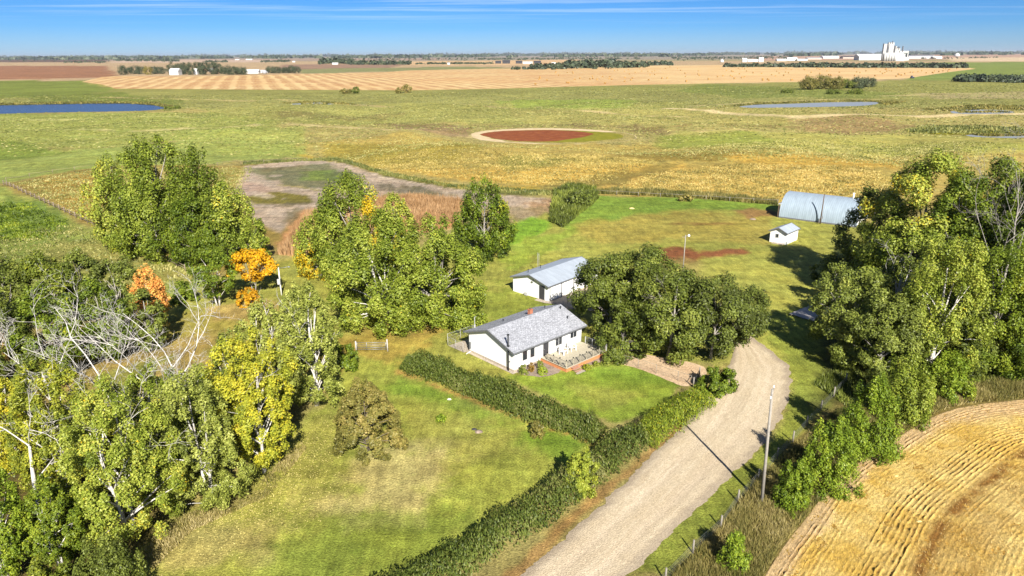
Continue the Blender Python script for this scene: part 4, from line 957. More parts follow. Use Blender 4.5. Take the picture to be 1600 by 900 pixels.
tufts('prairie_grass', 'yellowish prairie grass beyond the slough', [(560, 258), (640, 236), (900, 240), (1040, 250), (930, 292), (800, 290), (660, 272)], 17000, .28, .28, 'prairie_gold', 62, .05, .4, fade=8)
tufts('prairie_grass', 'olive prairie tussocks across the middle of the pasture', [(480, 246), (640, 214), (760, 226), (1000, 228), (1300, 214), (1600, 226), (1620, 300), (1360, 258), (1100, 254), (900, 236), (640, 238), (560, 256)], 22000, .28, .34, 'prairie_olive', 63, .25, .4, fade=30)
tufts('rough_grass', 'rough brown grass of the fenced field on the left', [(10, 290), (150, 270), (400, 258), (380, 300), (400, 340), (330, 420), (215, 382), (110, 338)], 17000, .34, .22, 'prairie_olive', 64, .2, .4, fade=4)
tufts('rough_grass', 'dark green tussocks in the lower left field', [(-60, 312), (50, 318), (110, 345), (100, 370), (30, 380), (-60, 376)], 6000, .4, .24, 'leaf_green', 65, -.1, .4, clus=.1, fade=8)
tufts('rough_grass', 'scattered tussocks in the field behind the left scrub', [(-60, 380), (110, 350), (210, 390), (330, 440), (240, 460), (-60, 440)], 5000, .4, .2, 'prairie_olive', 66, .0, .4, clus=.0)
tufts('rough_grass', 'dry weeds along the mud of the slough', [(380, 256), (520, 246), (610, 274), (720, 296), (860, 306), (880, 300), (700, 288), (600, 266), (520, 240), (380, 250)], 6000, .6, .2, 'prairie_olive', 67, -.15, .4)
tufts('pasture_grass', 'uneven grass of the middle pasture round the ponds', [(-250, 190), (470, 168), (1100, 158), (1400, 156), (1800, 180), (1800, 228), (1300, 214), (1000, 230), (640, 212), (480, 250), (190, 236), (-250, 250)], 34000, .30, .75, 'prairie_olive', 71, .12, .4, fade=25, clus=.1)
tufts('pasture_grass', 'darker tussocks scattered in the far pasture', [(-250, 150), (640, 145), (1000, 136), (1420, 130), (1800, 130), (1800, 180), (1100, 170), (470, 172), (-250, 190)], 16000, .35, 1.1, 'prairie_olive', 72, -.05, .4, fade=40, clus=-.2)
for i_, (pl_, n_) in enumerate((([(1120, 168), (1180, 161), (1290, 157.4), (1370, 156.8), (1420, 159), (1385, 165), (1374, 159.5), (1290, 159.8), (1180, 163.4)], 3000), ([(1440, 171), (1500, 167), (1600, 165.5), (1700, 167), (1700, 172), (1590, 171.5), (1540, 171), (1480, 174)], 2600),
        ([(1410, 203), (1450, 197), (1540, 198), (1700, 202), (1700, 209), (1600, 208.6), (1520, 209.4), (1430, 209.5)], 4200), ([(1515, 210), (1560, 211.5), (1600, 211), (1600, 213), (1540, 213.5)], 500), ([(1490, 173), (1520, 174.5), (1560, 174), (1580, 176), (1500, 176.5)], 500),
        ([(-260, 168), (-100, 163), (60, 160.5), (160, 158.5), (245, 160), (275, 167), (262, 170), (240, 164.4), (190, 161.2), (0, 164.6), (-260, 169.6)], 3200), ([(436, 162), (480, 158.5), (540, 160), (560, 163), (520, 162.5), (500, 160.6), (462, 162)], 900), ([(470, 161), (500, 162.4), (520, 161.4), (505, 164), (470, 164)], 250))):
    tufts('marsh_reeds', 'dark reeds and sedge fringing pond margin', pl_, n_, 1.0, .55, 'prairie_olive' if i_ == 2 else 'leaf_brown', 80 + i_, -.05 if i_ == 2 else -.2, .3, clus=.4)
def litter(name, label, poly, n, size, leafm, seed):
    rg = np.random.default_rng(seed); P = GW(poly); lo, hi = P.min(0), P.max(0)
    q = rg.uniform(lo, hi, (n * 3, 2)); d = sdf(q[:, 0], q[:, 1], P); q = q[(d < 0) & (rg.random(len(q)) < np.clip(-d / 4, .1, 1))][:n]; n = len(q)
    N = unit(np.c_[rg.normal(0, .35, (n, 2)), np.ones(n)]); V, Fq = leaf_quads(rg, np.c_[q, terrain(q[:, 0], q[:, 1]) + .03], N, size * rg.uniform(.7, 1.4, n), .8)
    o = link_mesh(name, np_mesh(name, V, Fq, M[leafm], {'tint': np.repeat(rg.uniform(.3, 1, n), 4)})); return tag(o, label, None, None, 'stuff')
litter('fallen_leaves', 'yellow fallen leaves scattered on the lawn beside the thicket', [(250, 880), (300, 790), (420, 720), (480, 640), (540, 600), (560, 700), (560, 790), (440, 850), (300, 900)], 2400, .10, 'leaf_straw', 51)
litter('fallen_leaves', 'pale fallen leaves under the thicket edge', [(230, 900), (280, 800), (400, 750), (470, 680), (520, 690), (470, 790), (380, 860), (260, 930)], 1600, .10, 'leaf_straw', 52)

# far scrub and woods
def blobs(name, label, items, leafm, kind='stuff', seed=1, cat=None, group=None, leafs=26, leafsize=.5):
    """items: x, y, z0, radius, height : leafy mounds of large sprays"""
    rg = np.random.default_rng(seed); it = np.array(items, float); k = np.repeat(np.arange(len(it)), leafs); n = len(k)
    d = unit(rg.normal(size=(n, 3))); d[:, 2] = np.abs(d[:, 2]) * 1.0
    r = rg.uniform(.6, 1.05, n)
    C = it[k]; Pt = np.c_[C[:, 0] + d[:, 0] * C[:, 3] * r, C[:, 1] + d[:, 1] * C[:, 3] * r, C[:, 2] + C[:, 4] * (.08 + .86 * d[:, 2] * r)]
    V, Fq = leaf_quads(rg, Pt, unit(d + rg.normal(0, .35, (n, 3))), C[:, 3] * leafsize * 2 * rg.uniform(.7, 1.3, n), .8)
    tn = .35 + .18 * rg.normal(size=len(it))[k] + .1 * rg.normal(size=n)
    LEAF_TRI[0] += 2 * n
    o = link_mesh(name, np_mesh(name, V, Fq, M[leafm], {'tint': np.repeat(np.clip(tn, 0, 1), 4)})); return tag(o, label, cat, group, kind)
def belt(px0, px1, y0, y1, n, h, rg, hr=.4, jy=.25):
    o = []
    for _ in range(n):
        f = rg.random(); x = px0 + (px1 - px0) * f; y = y0 + (y1 - y0) * f + rg.normal(0, jy)
        y = max(y, 90.1 - .0050625 * x); g = G(x, y); hh = h * rg.uniform(1 - hr, 1 + hr); o.append((g[0], g[1], ground_z(g[0], g[1]), hh * rg.uniform(.45, .8), hh))
    return o
rg = np.random.default_rng(77)
far = []
for _ in range(2600):
    x = rg.uniform(-500, 2100); dy = rg.uniform(1.0, 4.2) if rg.random() < .75 else rg.uniform(3, 5)
    if vnoise(np.array([x / 90.0]), np.array([dy * 1.3]))[0] < -.25: continue
    g = G(x, 89.1 - .0050625 * x + dy); D_ = sdist(g); hh = rg.uniform(9, 20) * (1.25 if 600 < x < 1100 else 1); far.append((g[0], g[1], 0, D_ / FPX * rg.uniform(3, 11), hh))
for a in (
          (180, 280, 95, 95.5, 160, 15, .5), (500, 550, 99, 98.5, 110, 20, .8), (545, 640, 100.6, 100.2, 200, 13, .5), (650, 770, 100.2, 99.8, 170, 7, .3), (320, 355, 97, 97, 50, 11, .3), (408, 452, 97, 96.4, 70, 11, .3), (0, 180, 93.5, 93, 150, 12, .5), (100, 165, 98, 97.6, 60, 10, .4), (500, 1000, 94, 92, 260, 12, .7), (1050, 1240, 91, 90, 200, 12, .7),
          (-200, 180, 96, 95, 70, 9, .7), (770, 900, 92, 91.5, 90, 7, .7), (1050, 1240, 93, 91, 120, 8, .9), (1440, 1560, 92, 90.4, 60, 8, .4)):
    far += belt(a[0], a[1], a[2], a[3], a[4], a[5], rg, .4, a[6])
M['leaf_far'] = leaf_mat('leaf_far', [(0, L(.035, .05, .03)), (.5, L(.07, .09, .045)), (1, L(.13, .14, .07))], .1)
blobs('far_woods', 'distant dark tree lines along the horizon', far, 'leaf_far', seed=5, leafs=16, leafsize=.42)
near_ = []
for a in ((1132, 1240, 104.5, 104.5, 110, 9, .35), (1240, 1512, 105, 106, 300, 10.5, .3), (830, 1010, 107, 104, 190, 12, 1.0), (880, 960, 104, 102, 60, 17, .6), (800, 850, 108.5, 108, 36, 7, .3), (960, 1050, 102.5, 101, 90, 12, .6)):
    near_ += belt(a[0], a[1], a[2], a[3], a[4], a[5], rg, .35, a[6])
blobs('windbreak_woods', 'long dark planted tree belts at the far side of the bale field', near_, 'leaf_far', seed=6, leafs=20)
r2 = []
for a in ((1490, 1600, 127, 128.5, 90, 7.5, .5), (1600, 1760, 128.5, 129, 90, 7.5, .5), (1500, 1600, 124.5, 125, 60, 7, .5)): r2 += belt(a[0], a[1], a[2], a[3], a[4], a[5], rg, .3, a[6])
blobs('grove', 'dense low dark grove at the right edge of the pasture', r2, 'leaf_far', kind='stuff', seed=7, leafs=40, leafsize=.3)
def small_tree(label, px, by, ty, hw, leafm, group=None, name='tree', cat='tree', tint=0.0, cover=1.6):
    return tree(label, px, by, ty, hw, shape='broad', leafm=leafm, base=.05, group=group, name=name, cat=cat, tint=tint, cover=cover, clump=.3, leaf=None, frac=.12)
small_tree('dark rounded bush, left of the pair at the near edge of the bale field', 541, 146, 139, 9, 'leaf_brown', None, 'bush', 'bush')
small_tree('little dark tree, taller one beside the rounded bush at the field edge', 556, 146, 136, 7, 'leaf_dark')
small_tree('bare greyish bush on the field edge, right of the little dark tree', 623, 146, 138, 6, 'leaf_brown', None, 'bush', 'bush')
small_tree('sparse grey tree on the field edge with reddish top', 636, 145, 132, 8, 'leaf_brown', tint=.2)
for i, a in enumerate(((1262, 140, 121, 14, 'leaf_brown', .0, 'greyish brown bush at the left end of the pond thicket'), (1282, 139, 118, 16, 'leaf_brown', -.02, 'tallest half bare bush of the pond thicket'),
          (1304, 139, 122, 15, 'leaf_brown', -.1, 'brown bush in the middle of the pond thicket'), (1322, 138, 124, 12, 'leaf_dark', .1, 'dark bush right of the middle of the pond thicket'),
          (1340, 138, 121, 14, 'leaf_far', .3, 'green rounded tree second from the right in the pond thicket'), (1356, 136, 122, 12, 'leaf_far', .35, 'green tree at the right end of the pond thicket'),
          (1302, 147, 140, 12, 'leaf_dark', 0, 'low dark bush in front of the pond thicket, left'), (1336, 147, 140, 12, 'leaf_dark', 0, 'low dark bush in front of the pond thicket, right'), (1230, 145, 141, 9, 'leaf_dark', 0, 'tiny low bush left of the pond thicket'))):
    small_tree(a[6], a[0], a[1], a[2], a[3], a[4], 'bushes of the thicket above the pond', 'bush', 'bush', a[5])
small_tree('small dark bush at the right tip of the blue pond', 262, 170, 166, 6, 'leaf_dark', None, 'bush', 'bush')
small_tree('rounder dark bush just right of the blue pond', 276, 170, 165.5, 6, 'leaf_dark', None, 'bush', 'bush', .05)
small_tree('dark bush in the prairie left of the mown strip corner', 905, 322, 300, 22, 'leaf_olive', None, 'bush', 'bush', -.08)
small_tree('low grey bush on the pasture fence line', 1072, 314, 304, 12, 'leaf_brown', None, 'bush', 'bush', .1)
# shelterbelt of the farmstead on the left
rg = np.random.default_rng(31)
ORD = 'first second third fourth fifth sixth seventh eighth ninth tenth eleventh twelfth thirteenth fourteenth fifteenth sixteenth seventeenth eighteenth nineteenth twentieth twenty-first twenty-second twenty-third twenty-fourth twenty-fifth twenty-sixth twenty-seventh twenty-eighth'.split()
for i, x in enumerate(list(range(192, 262, 10)) + [270, 282, 290, 298, 309, 316, 322, 334, 342, 350, 358, 364, 374, 380, 424, 432, 440, 448, 456, 463]):
    tall = 7 if 270 <= x <= 322 or x in (334, 342) else 0
    b_ = 116.5 if x < 400 else 114.5
    tree(('russet shelterbelt tree by the left farm' if i == 4 else 'dark green shelterbelt tree of the far left farm, %s from the left end' % ORD[i]), x, b_ + rg.uniform(-1, .6), 104.5 - tall + rg.uniform(-1.5, 1.5), rg.uniform(6, 8.5), shape='broad',
         leafm='leaf_brown' if i == 4 else 'leaf_far', base=.03, group='shelterbelt trees of the far left farm', name='shelterbelt_tree', cover=1.2, clump=.35, trunk=False, tint=.1)
print('leaf triangles', LEAF_TRI[0])

# ------------------------------------------------------------------ buildings
def siding_mat(name, col, pitch=.2, dirt=.06):
    m, t = new_mat(name); b = NB(t); o = b.obj()
    z = b.n('ShaderNodeSeparateXYZ', {0: o}).outputs[2]
    saw = b.math('FRACT', b.math('DIVIDE', z, pitch)); n = b.noise(o, 1.3, 5, .6)
    c = b.scale_col(col, b.rng(n, .3, .7, 1 - dirt, 1 + dirt * .4))
    b.out(c, .6, b.bump(saw, .5, .02), spec=.3); return m
M['siding_white'] = siding_mat('siding_white', L(.80, .80, .79))
M['paint_white'] = plain('paint_white', L(.80, .80, .78), .55, .04)
M['trim_grey'] = plain('trim_grey', L(.13, .135, .145), .5, .1)
M['trim_light'] = plain('trim_light', L(.42, .42, .42), .5, .1)
M['black_metal'] = plain('black_metal', L(.025, .027, .03), .5, .2, metal=.3)
M['galvanised'] = plain('galvanised', L(.30, .32, .33), .45, .15, metal=.6)
M['galv_dull'] = plain('galv_dull', L(.30, .30, .29), .7, .2)
M['glass_dark'] = plain('glass_dark', L(.02, .025, .03), .08, .1, spec=.6)
M['door_dark'] = plain('door_dark', L(.04, .04, .045), .5, .2)
M['brick_red'] = plain('brick_red', L(.36, .14, .08), .85, .3, 9, bump=.5)
M['cedar'] = plain('cedar', L(.48, .20, .085), .7, .22, 5, bump=.3)
M['deck_wood'] = plain('deck_wood', L(.40, .36, .27), .8, .18, 4, bump=.3)
M['step_wood'] = plain('step_wood', L(.36, .20, .15), .8, .2, 5)
M['pole_wood'] = plain('pole_wood', L(.27, .25, .22), .9, .18, 4, bump=.4)
M['post_wood'] = plain('post_wood', L(.22, .20, .17), .9, .25, 4, bump=.4)
M['old_wood'] = plain('old_wood', L(.40, .38, .36), .9, .25, 3, bump=.4)
M['fence_brown'] = plain('fence_brown', L(.22, .17, .13), .9, .25, 3)
M['rust_metal'] = plain('rust_metal', L(.10, .07, .05), .8, .3, 4)
M['far_white'] = plain('far_white', L(.50, .50, .49), .7, .08)
M['stucco_cream'] = plain('stucco_cream', L(.62, .58, .50), .85, .1)
M['straw_plain'] = plain('straw_plain', alb(244, 222, 150), .9, .3, 6, bump=.6)
M['wall_tan'] = plain('wall_tan', L(.42, .36, .30), .8, .1)
M['roof_grey_far'] = plain('roof_grey_far', L(.32, .33, .35), .7, .1)
m, t = new_mat('shingles'); b = NB(t); o_ = b.obj()
sx = b.n('ShaderNodeSeparateXYZ', {0: o_}).outputs
br = b.n('ShaderNodeTexBrick', {'Vector': b.n('ShaderNodeCombineXYZ', {0: sx[0], 1: sx[1], 2: 0.0}).outputs[0], 'Color1': (.38, .395, .43, 1), 'Color2': (.245, .255, .28, 1), 'Mortar': (.15, .15, .165, 1),
     'Scale': 1.0, 'Mortar Size': .016, 'Bias': -.1, 'Brick Width': .34, 'Row Height': .16})
n = b.noise(o_, 5, 6, .8); n2 = b.noise(o_, .6, 4, .6)
c = b.scale_col(br.outputs['Color'], b.math('MULTIPLY', b.rng(n, .32, .68, .55, 1.5), b.rng(n2, .3, .7, .9, 1.1)))
b.out(c, .9, b.bump(b.math('ADD', br.outputs['Fac'], n), .5, .03), spec=.15); M['shingles'] = m
def ribbed(name, col, axis=0, pitch=.3, metal=.35, rough=.42, bs=.6):
    m, t = new_mat(name); b = NB(t); o = b.obj(); s = b.n('ShaderNodeSeparateXYZ', {0: o}).outputs[axis]
    w = b.math('SINE', b.math('MULTIPLY', s, 6.283 / pitch)); n = b.noise(b.n('ShaderNodeMapping', {0: o, 'Scale': (1.5, .4, .4)}).outputs[0], 1.2, 6, .65)
    c = b.scale_col(col, b.math('MULTIPLY', b.rng(n, .3, .7, .85, 1.12), b.rng(w, -1, 1, .93, 1.04)))
    b.out(c, rough, b.bump(w, bs, .02), metal, .5); return m
M['roof_metal'] = ribbed('roof_metal', L(.34, .385, .44), 0, .3, .1, .6, .25)
M['quonset_metal'] = ribbed('quonset_metal', L(.27, .335, .395), 0, .45, .1, .65, .4)

def gable_shell(o, Lx, Wy, he, hr, ov, og, wallm, roofm, fascia, th=.14, base=.0):
    """walls with gables, two roof slabs, fascia boards; local origin at the front left corner, front wall along x at y=0"""
    mb = MB()
    v = [(0, 0, base), (Lx, 0, base), (Lx, Wy, base), (0, Wy, base), (0, 0, he), (Lx, 0, he), (Lx, Wy, he), (0, Wy, he), (0, Wy / 2, hr - .06), (Lx, Wy / 2, hr - .06)]
    mb.add(v, [(0, 1, 5, 4), (1, 2, 6, 9, 5), (2, 3, 7, 6), (3, 0, 4, 8, 7), (0, 3, 2, 1)]); mb.build('wall', wallm, o)
    s = (hr - he) / (Wy / 2)
    out = []
    for sg in (0, 1):
        mb = MB(); ye = -ov if sg == 0 else Wy + ov; ze = he - s * ov; yr = Wy / 2
        q = [(-og, ye, ze), (Lx + og, ye, ze), (Lx + og, yr, hr), (-og, yr, hr)]
        if sg: q = [q[1], q[0], q[3], q[2]]
        top = [(x, y, z + .02 + th) for x, y, z in q]; bot = [(x, y, z + .02) for x, y, z in q]
        mb.add(top + bot, [(0, 1, 2, 3), (7, 6, 5, 4), (0, 4, 5, 1), (1, 5, 6, 2), (3, 2, 6, 7), (0, 3, 7, 4)])
        out.append(mb.build('roof', roofm, o))
    mb = MB()
    for sg in (0, 1):
        ye = -ov - .03 if sg == 0 else Wy + ov + .03
        mb.box((Lx / 2, ye, he - s * ov + .06), (Lx + 2 * og + .02, .05, .2))
        for xe in (-og - .03, Lx + og + .03):
            y0, z0 = (ye, he - s * ov); y1, z1 = (Wy / 2 + (.0 if sg else 0), hr)
            a_, b_ = (y0, z0 - .06), (y1, z1 - .06)
            w = .028
            mb.add([(xe - w, a_[0], a_[1]), (xe + w, a_[0], a_[1]), (xe + w, b_[0], b_[1]), (xe - w, b_[0], b_[1]), (xe - w, a_[0], a_[1] + .2), (xe + w, a_[0], a_[1] + .2), (xe + w, b_[0], b_[1] + .2), (xe - w, b_[0], b_[1] + .2)],
                   [(0, 3, 2, 1), (4, 5, 6, 7), (0, 1, 5, 4), (1, 2, 6, 5), (2, 3, 7, 6), (3, 0, 4, 7)])
    mb.build('fascia', fascia, o)
    return out
def window(o, x0, x1, z0, z1, panes=2, fr='trim_light', face='front', y=0.0, dep=.08):
    """a framed window on the wall y=0 (front, looking to -y) or x=0 (gable, looking to -x)"""
    mb = MB(); w = .07; mp = (lambda a, d, z: (a, -d, z)) if face == 'front' else (lambda a, d, z: (-d, a, z))
    def bar(a0, a1, c0, c1, d0=.0, d1=dep):
        p, q = mp(a0, d0, c0), mp(a1, d1, c1)
        mb.box(((p[0] + q[0]) / 2, (p[1] + q[1]) / 2 + y, (c0 + c1) / 2), (abs(p[0] - q[0]), abs(p[1] - q[1]), c1 - c0))
    bar(x0 - w, x1 + w, z1, z1 + w); bar(x0 - w, x1 + w, z0 - w, z0)
    for k in range(panes + 1):
        xc = x0 + (x1 - x0) * k / panes; e_ = w if k in (0, panes) else w * .8
        bar(xc - (e_ if k == 0 else e_ / 2), xc + (e_ if k == panes else e_ / 2), z0, z1)
    f = mb.build('window', M[fr], o)
    for k in range(panes):
        a0 = x0 + (x1 - x0) * k / panes + (.03 if k else 0); a1 = x0 + (x1 - x0) * (k + 1) / panes - (.03 if k < panes - 1 else 0)
        mb = MB(); p, q = mp(a0, .02, z0), mp(a1, .035, z1)
        mb.box(((p[0] + q[0]) / 2, (p[1] + q[1]) / 2 + y, (z0 + z1) / 2), (abs(p[0] - q[0]), abs(p[1] - q[1]), z1 - z0)); mb.build('pane', M['glass_dark'], f)
    return f

# the bungalow
TH = .747
H = thing('house', 'white bungalow with grey shingled gable roof and wooden deck side', 'house', (0.192, 78.253, 0), TH)
HL, HW, HE, HR = 12.67, 8.83, 2.92, 4.45
gable_shell(H, HL, HW, HE, HR, .55, .5, M['siding_white'], M['shingles'], M['trim_grey'], base=.0)
mb = MB(); mb.box((HL / 2, HW / 2, .12), (HL + .06, HW + .06, .3)); mb.build('foundation', M['concrete'], H)
window(H, 1.45, 2.3, 1.1, 2.45, 1, 'trim_light'); window(H, 2.82, 3.6, 1.1, 2.45, 1, 'trim_light')
window(H, 7.5, 8.75, 1.3, 2.5, 2, 'trim_light'); window(H, 10.4, 11.65, 1.55, 2.45, 2, 'trim_light')
mb = MB(); mb.box((5.65, -.05, 1.6), (.95, .09, 2.05)); dr = mb.build('door', M['door_dark'], H)
mb = MB(); mb.box((5.3, -.13, 1.5), (.05, .06, .14)); mb.build('handle', M['galvanised'], dr)
mb = MB(); mb.box((6.2, -.045, 1.6), (.09, .09, 2.15)); mb.box((5.12, -.045, 1.6), (.09, .09, 2.15)); mb.box((5.66, -.045, 2.67), (1.17, .1, .08)); mb.build('door_frame', M['trim_light'], H)
mb = MB(); mb.tube([(4.35, -.06, .2), (4.35, -.06, 2.7)], .05, 6); mb.build('downspout', M['trim_light'], H); mb = MB(); mb.tube([(HL - .1, -.07, .5), (HL - .1, -.07, 2.75)], .06, 6); mb.build('downspout', M['trim_light'], H)
mb = MB(); mb.tube([(-.28, .75, .0), (-.28, .75, 4.9)], .10, 10); mb.tube([(-.28, .75, 4.9), (-.28, .75, 5.0)], .17, 10); mb.tube([(-.28, .75, 3.4), (-.28, .75, 3.5)], .19, 10)
mb.box((-.14, .75, 1.2), (.28, .08, .08)); mb.box((-.14, .75, 2.6), (.28, .08, .08)); mb.build('stovepipe', M['black_metal'], H)
mb = MB(); mb.box((7.9, HW / 2 + .75, 4.45), (.5, .5, 1.0)); mb.box((7.9, HW / 2 + .75, 4.98), (.6, .6, .1)); ch = mb.build('chimney', M['brick_red'], H)
mb = MB(); mb.tube([(7.9, HW / 2 + .75, 5.0), (7.9, HW / 2 + .75, 5.25)], .11, 8); mb.build('flue', M['rust_metal'], ch)
for x, y, h in ((11.6, 1.6, .35), (12.3, 3.6, .4), (4.2, 6.6, .25), (9.6, 6.4, .3), (11.2, 5.6, .35)):
    mb = MB(); z = HE + (HR - HE) * (1 - abs(y - HW / 2) / (HW / 2)) + .1
    mb.tube([(x, y, z), (x, y, z + h)], .05, 7); mb.tube([(x, y, z + h), (x, y, z + h + .09)], .11, 7); mb.build('roof_vent', M['black_metal'], H)
mb = MB(); mb.box((-.09, 8.55, 1.0), (.18, .24, .9)); mb.build('meter_box', M['trim_grey'], H)
mb = MB(); mb.box((-.6, 8.3, .15), (1.1, .07, .06), .3); mb.build('downspout', M['paint_white'], H)
mb = MB(); mb.tube([(1.2, HW + .2, 2.7), (1.2, HW + .2, 4.6)], .05, 6); mb.tube([(1.2, HW + .2, 4.55), (1.55, HW + .2, 4.6)], .03, 5); mb.tube([(1.2, HW + .2, 2.7), (1.2, HW + .2, 3.5)], .12, 8)
tag(mb.build('mast', M['galv_dull'], H), 'short grey service mast on the back eave')
# deck
D = thing('deck', 'raised grey plank deck with orange cedar skirt and black baluster railing', 'deck', (0.192, 78.253, 0), TH)
X0, X1, Y0, Y1, DZ = 4.75, 12.45, -.06, -4.62, .55
mb = MB(); k = 0; y = Y0 - .07
while y > Y1 + .05:
    mb.box(((X0 + X1) / 2, y, DZ - .02), (X1 - X0, .135, .04)); y -= .15
mb.build('deck_boards', M['deck_wood'], D)
mb = MB(); mb.box(((X0 + X1) / 2, Y1 + .02, DZ / 2 - .03), (X1 - X0, .05, DZ - .02)); mb.build('skirt', M['cedar'], D)
mb = MB(); mb.box((X0 + .02, (Y0 + Y1) / 2, DZ / 2 - .03), (.05, Y0 - Y1, DZ - .02)); mb.build('skirt', M['cedar'], D)
mb = MB(); mb.box((X1 - .02, (Y0 + Y1) / 2, DZ / 2 - .03), (.05, Y0 - Y1, DZ - .02)); mb.build('skirt', M['cedar'], D)
mb = MB(); mb.box(((X0 + X1) / 2, Y1 - .06, DZ + .01), (X1 - X0 + .2, .13, .05)); mb.box((X0 - .05, (Y0 + Y1) / 2 - .05, DZ + .01), (.12, Y0 - Y1, .05)); mb.build('edge_board', M['deck_wood'], D)
posts = [(X0 + .05 + i * (X1 - X0 - .1) / 6, Y1 + .08) for i in range(7)] + [(X0 + .05, Y1 + .08 + i * 1.12) for i in (1, 2, 3)]
for x, y in posts:
    mb = MB(); mb.box((x, y, DZ + .48), (.09, .09, .96)); p = mb.build('railing_post', M['deck_wood'], D)
    mb = MB(); mb.tube([(x, y, DZ + .96), (x, y, DZ + 1.0)], .09, 8); mb.tube([(x, y, DZ + 1.0), (x, y, DZ + 1.07), (x, y, DZ + 1.13)], [.05, .1, .04], 8); mb.build('post_cap', M['black_metal'], p)
mb = MB()
for x in np.arange(X0 + .2, X1 - .1, .16):                       # bowed black balusters
    pts = [(x, Y1 + .08 - .14 * math.sin(math.pi * f) * (1 if f < .6 else .8), DZ + .08 + .78 * f) for f in (0, .25, .5, .75, 1)]; mb.tube(pts, .012, 3, False)
for y in np.arange(Y1 + .25, Y0 - 1.0, .16):
    mb.tube([(X0 + .05 - .14 * math.sin(math.pi * f), y, DZ + .08 + .78 * f) for f in (0, .25, .5, .75, 1)], .012, 3, False)
for z in (.08, .88):
    mb.tube([(X0 + .05, Y1 + .08, DZ + z), (X1 - .05, Y1 + .08, DZ + z)], .022, 4); mb.tube([(X0 + .05, Y1 + .08, DZ + z), (X0 + .05, Y0 - 1.1, DZ + z)], .022, 4)
mb.build('balusters', M['black_metal'], D)
for k in range(3):
    mb = MB(); mb.box((6.15, Y1 - .2 - .3 * k, .42 - .17 * k), (1.25, .3, .06)); mb.box((6.15, Y1 - .08 - .3 * k, .33 - .17 * k), (1.2, .03, .14)); mb.build('step', M['step_wood'], D)
# white railing along the right end of the deck
R3 = thing('railing', 'pale mesh railing along the tree side of the deck', 'railing', (0.192, 78.253, 0), TH)
for x, y in ((12.55, -.9), (12.55, -2.15), (12.55, -3.4), (12.55, -4.6)):
    mb = MB(); mb.box((x, y, DZ + .45), (.08, .08, 1.0)); mb.build('post', M['trim_light'], R3)
mb = MB()
for z in (.5 + .1, 1.5): mb.tube([(12.55, -.9, z), (12.55, -4.6, z)], .03, 4)
mb.build('rail', M['trim_light'], R3)
mb = MB()
for y in np.arange(-4.5, -.95, .14): mb.box((12.55, y, 1.05), (.012, .014, .9))
mb.build('mesh', M['galvanised'], R3)

def adirondack(label, x, y, rz):
    o = thing('deck_chair', label, 'chair', (0, 0, 0), 0, 'white slatted deck chairs'); th = TH
    ca, sa = math.cos(th), math.sin(th); o.location = (0.192 + x * ca - y * sa, 78.253 + x * sa + y * ca, DZ); o.rotation_euler = (0, 0, th + rz); o.scale = (1.25,) * 3
    mb = MB()
    for k in range(5): mb.add([(-.28 + .115 * k, -.02, .34), (-.18 + .115 * k, -.02, .34), (-.18 + .115 * k, .45, .24), (-.28 + .115 * k, .45, .24), (-.28 + .115 * k, -.02, .365), (-.18 + .115 * k, -.02, .365), (-.18 + .115 * k, .45, .265), (-.28 + .115 * k, .45, .265)],
                              [(0, 3, 2, 1), (4, 5, 6, 7), (0, 1, 5, 4), (1, 2, 6, 5), (2, 3, 7, 6), (3, 0, 4, 7)])
    mb.build('seat', M['paint_white'], o); mb = MB()
    for k in range(5):
        x0 = -.29 + .12 * k; hh = .92 - .05 * abs(k - 2)
        mb.add([(x0, .42, .24), (x0 + .1, .42, .24), (x0 + .1, .66, hh), (x0, .66, hh), (x0, .45, .24), (x0 + .1, .45, .24), (x0 + .1, .69, hh), (x0, .69, hh)],
               [(0, 1, 2, 3), (7, 6, 5, 4), (0, 4, 5, 1), (1, 5, 6, 2), (2, 6, 7, 3), (3, 7, 4, 0)])
    mb.build('backrest', M['paint_white'], o)
    for s in (-1, 1):
        mb = MB(); mb.box((.36 * s, .25, .56), (.13, .75, .03)); mb.build('armrest', M['paint_white'], o)
        mb = MB(); mb.box((.34 * s, -.03, .28), (.05, .1, .56)); mb.build('leg', M['paint_white'], o)
        mb = MB(); mb.box((.34 * s, .55, .27), (.05, .1, .54)); mb.build('leg', M['paint_white'], o)
adirondack('white slatted deck chair, left one of the two by the house wall', 7.75, -1.65, .15)
adirondack('white slatted deck chair, right one of the two by the house wall', 9.35, -1.6, -.1)
mb = MB()
def hl(x, y):
    ca, sa = math.cos(TH), math.sin(TH); return (0.192 + x * ca - y * sa, 78.253 + x * sa + y * ca)
sheet('patio', None, M['concrete'], .03, 0, .5, .0, np.array([hl(-.85, 8.95), hl(4.5, 8.95), hl(4.5, 12.2), hl(-.95, 12.2)]))
sheet('walkway', None, M['concrete'], .028, 0, .5, .0, np.array([hl(-.55, -.4), hl(1.3, -.4), hl(1.3, -.06), hl(-.05, -.06), hl(-.05, 8.9), hl(-.55, 8.9)]))
sheet('walkway', None, M['concrete'], .030, 1, .5, .03, np.array([hl(5.3, Y1 - 1.0), hl(7.0, Y1 - 1.0), hl(7.3, Y1 - 1.5), hl(5.2, Y1 - 1.5)]))

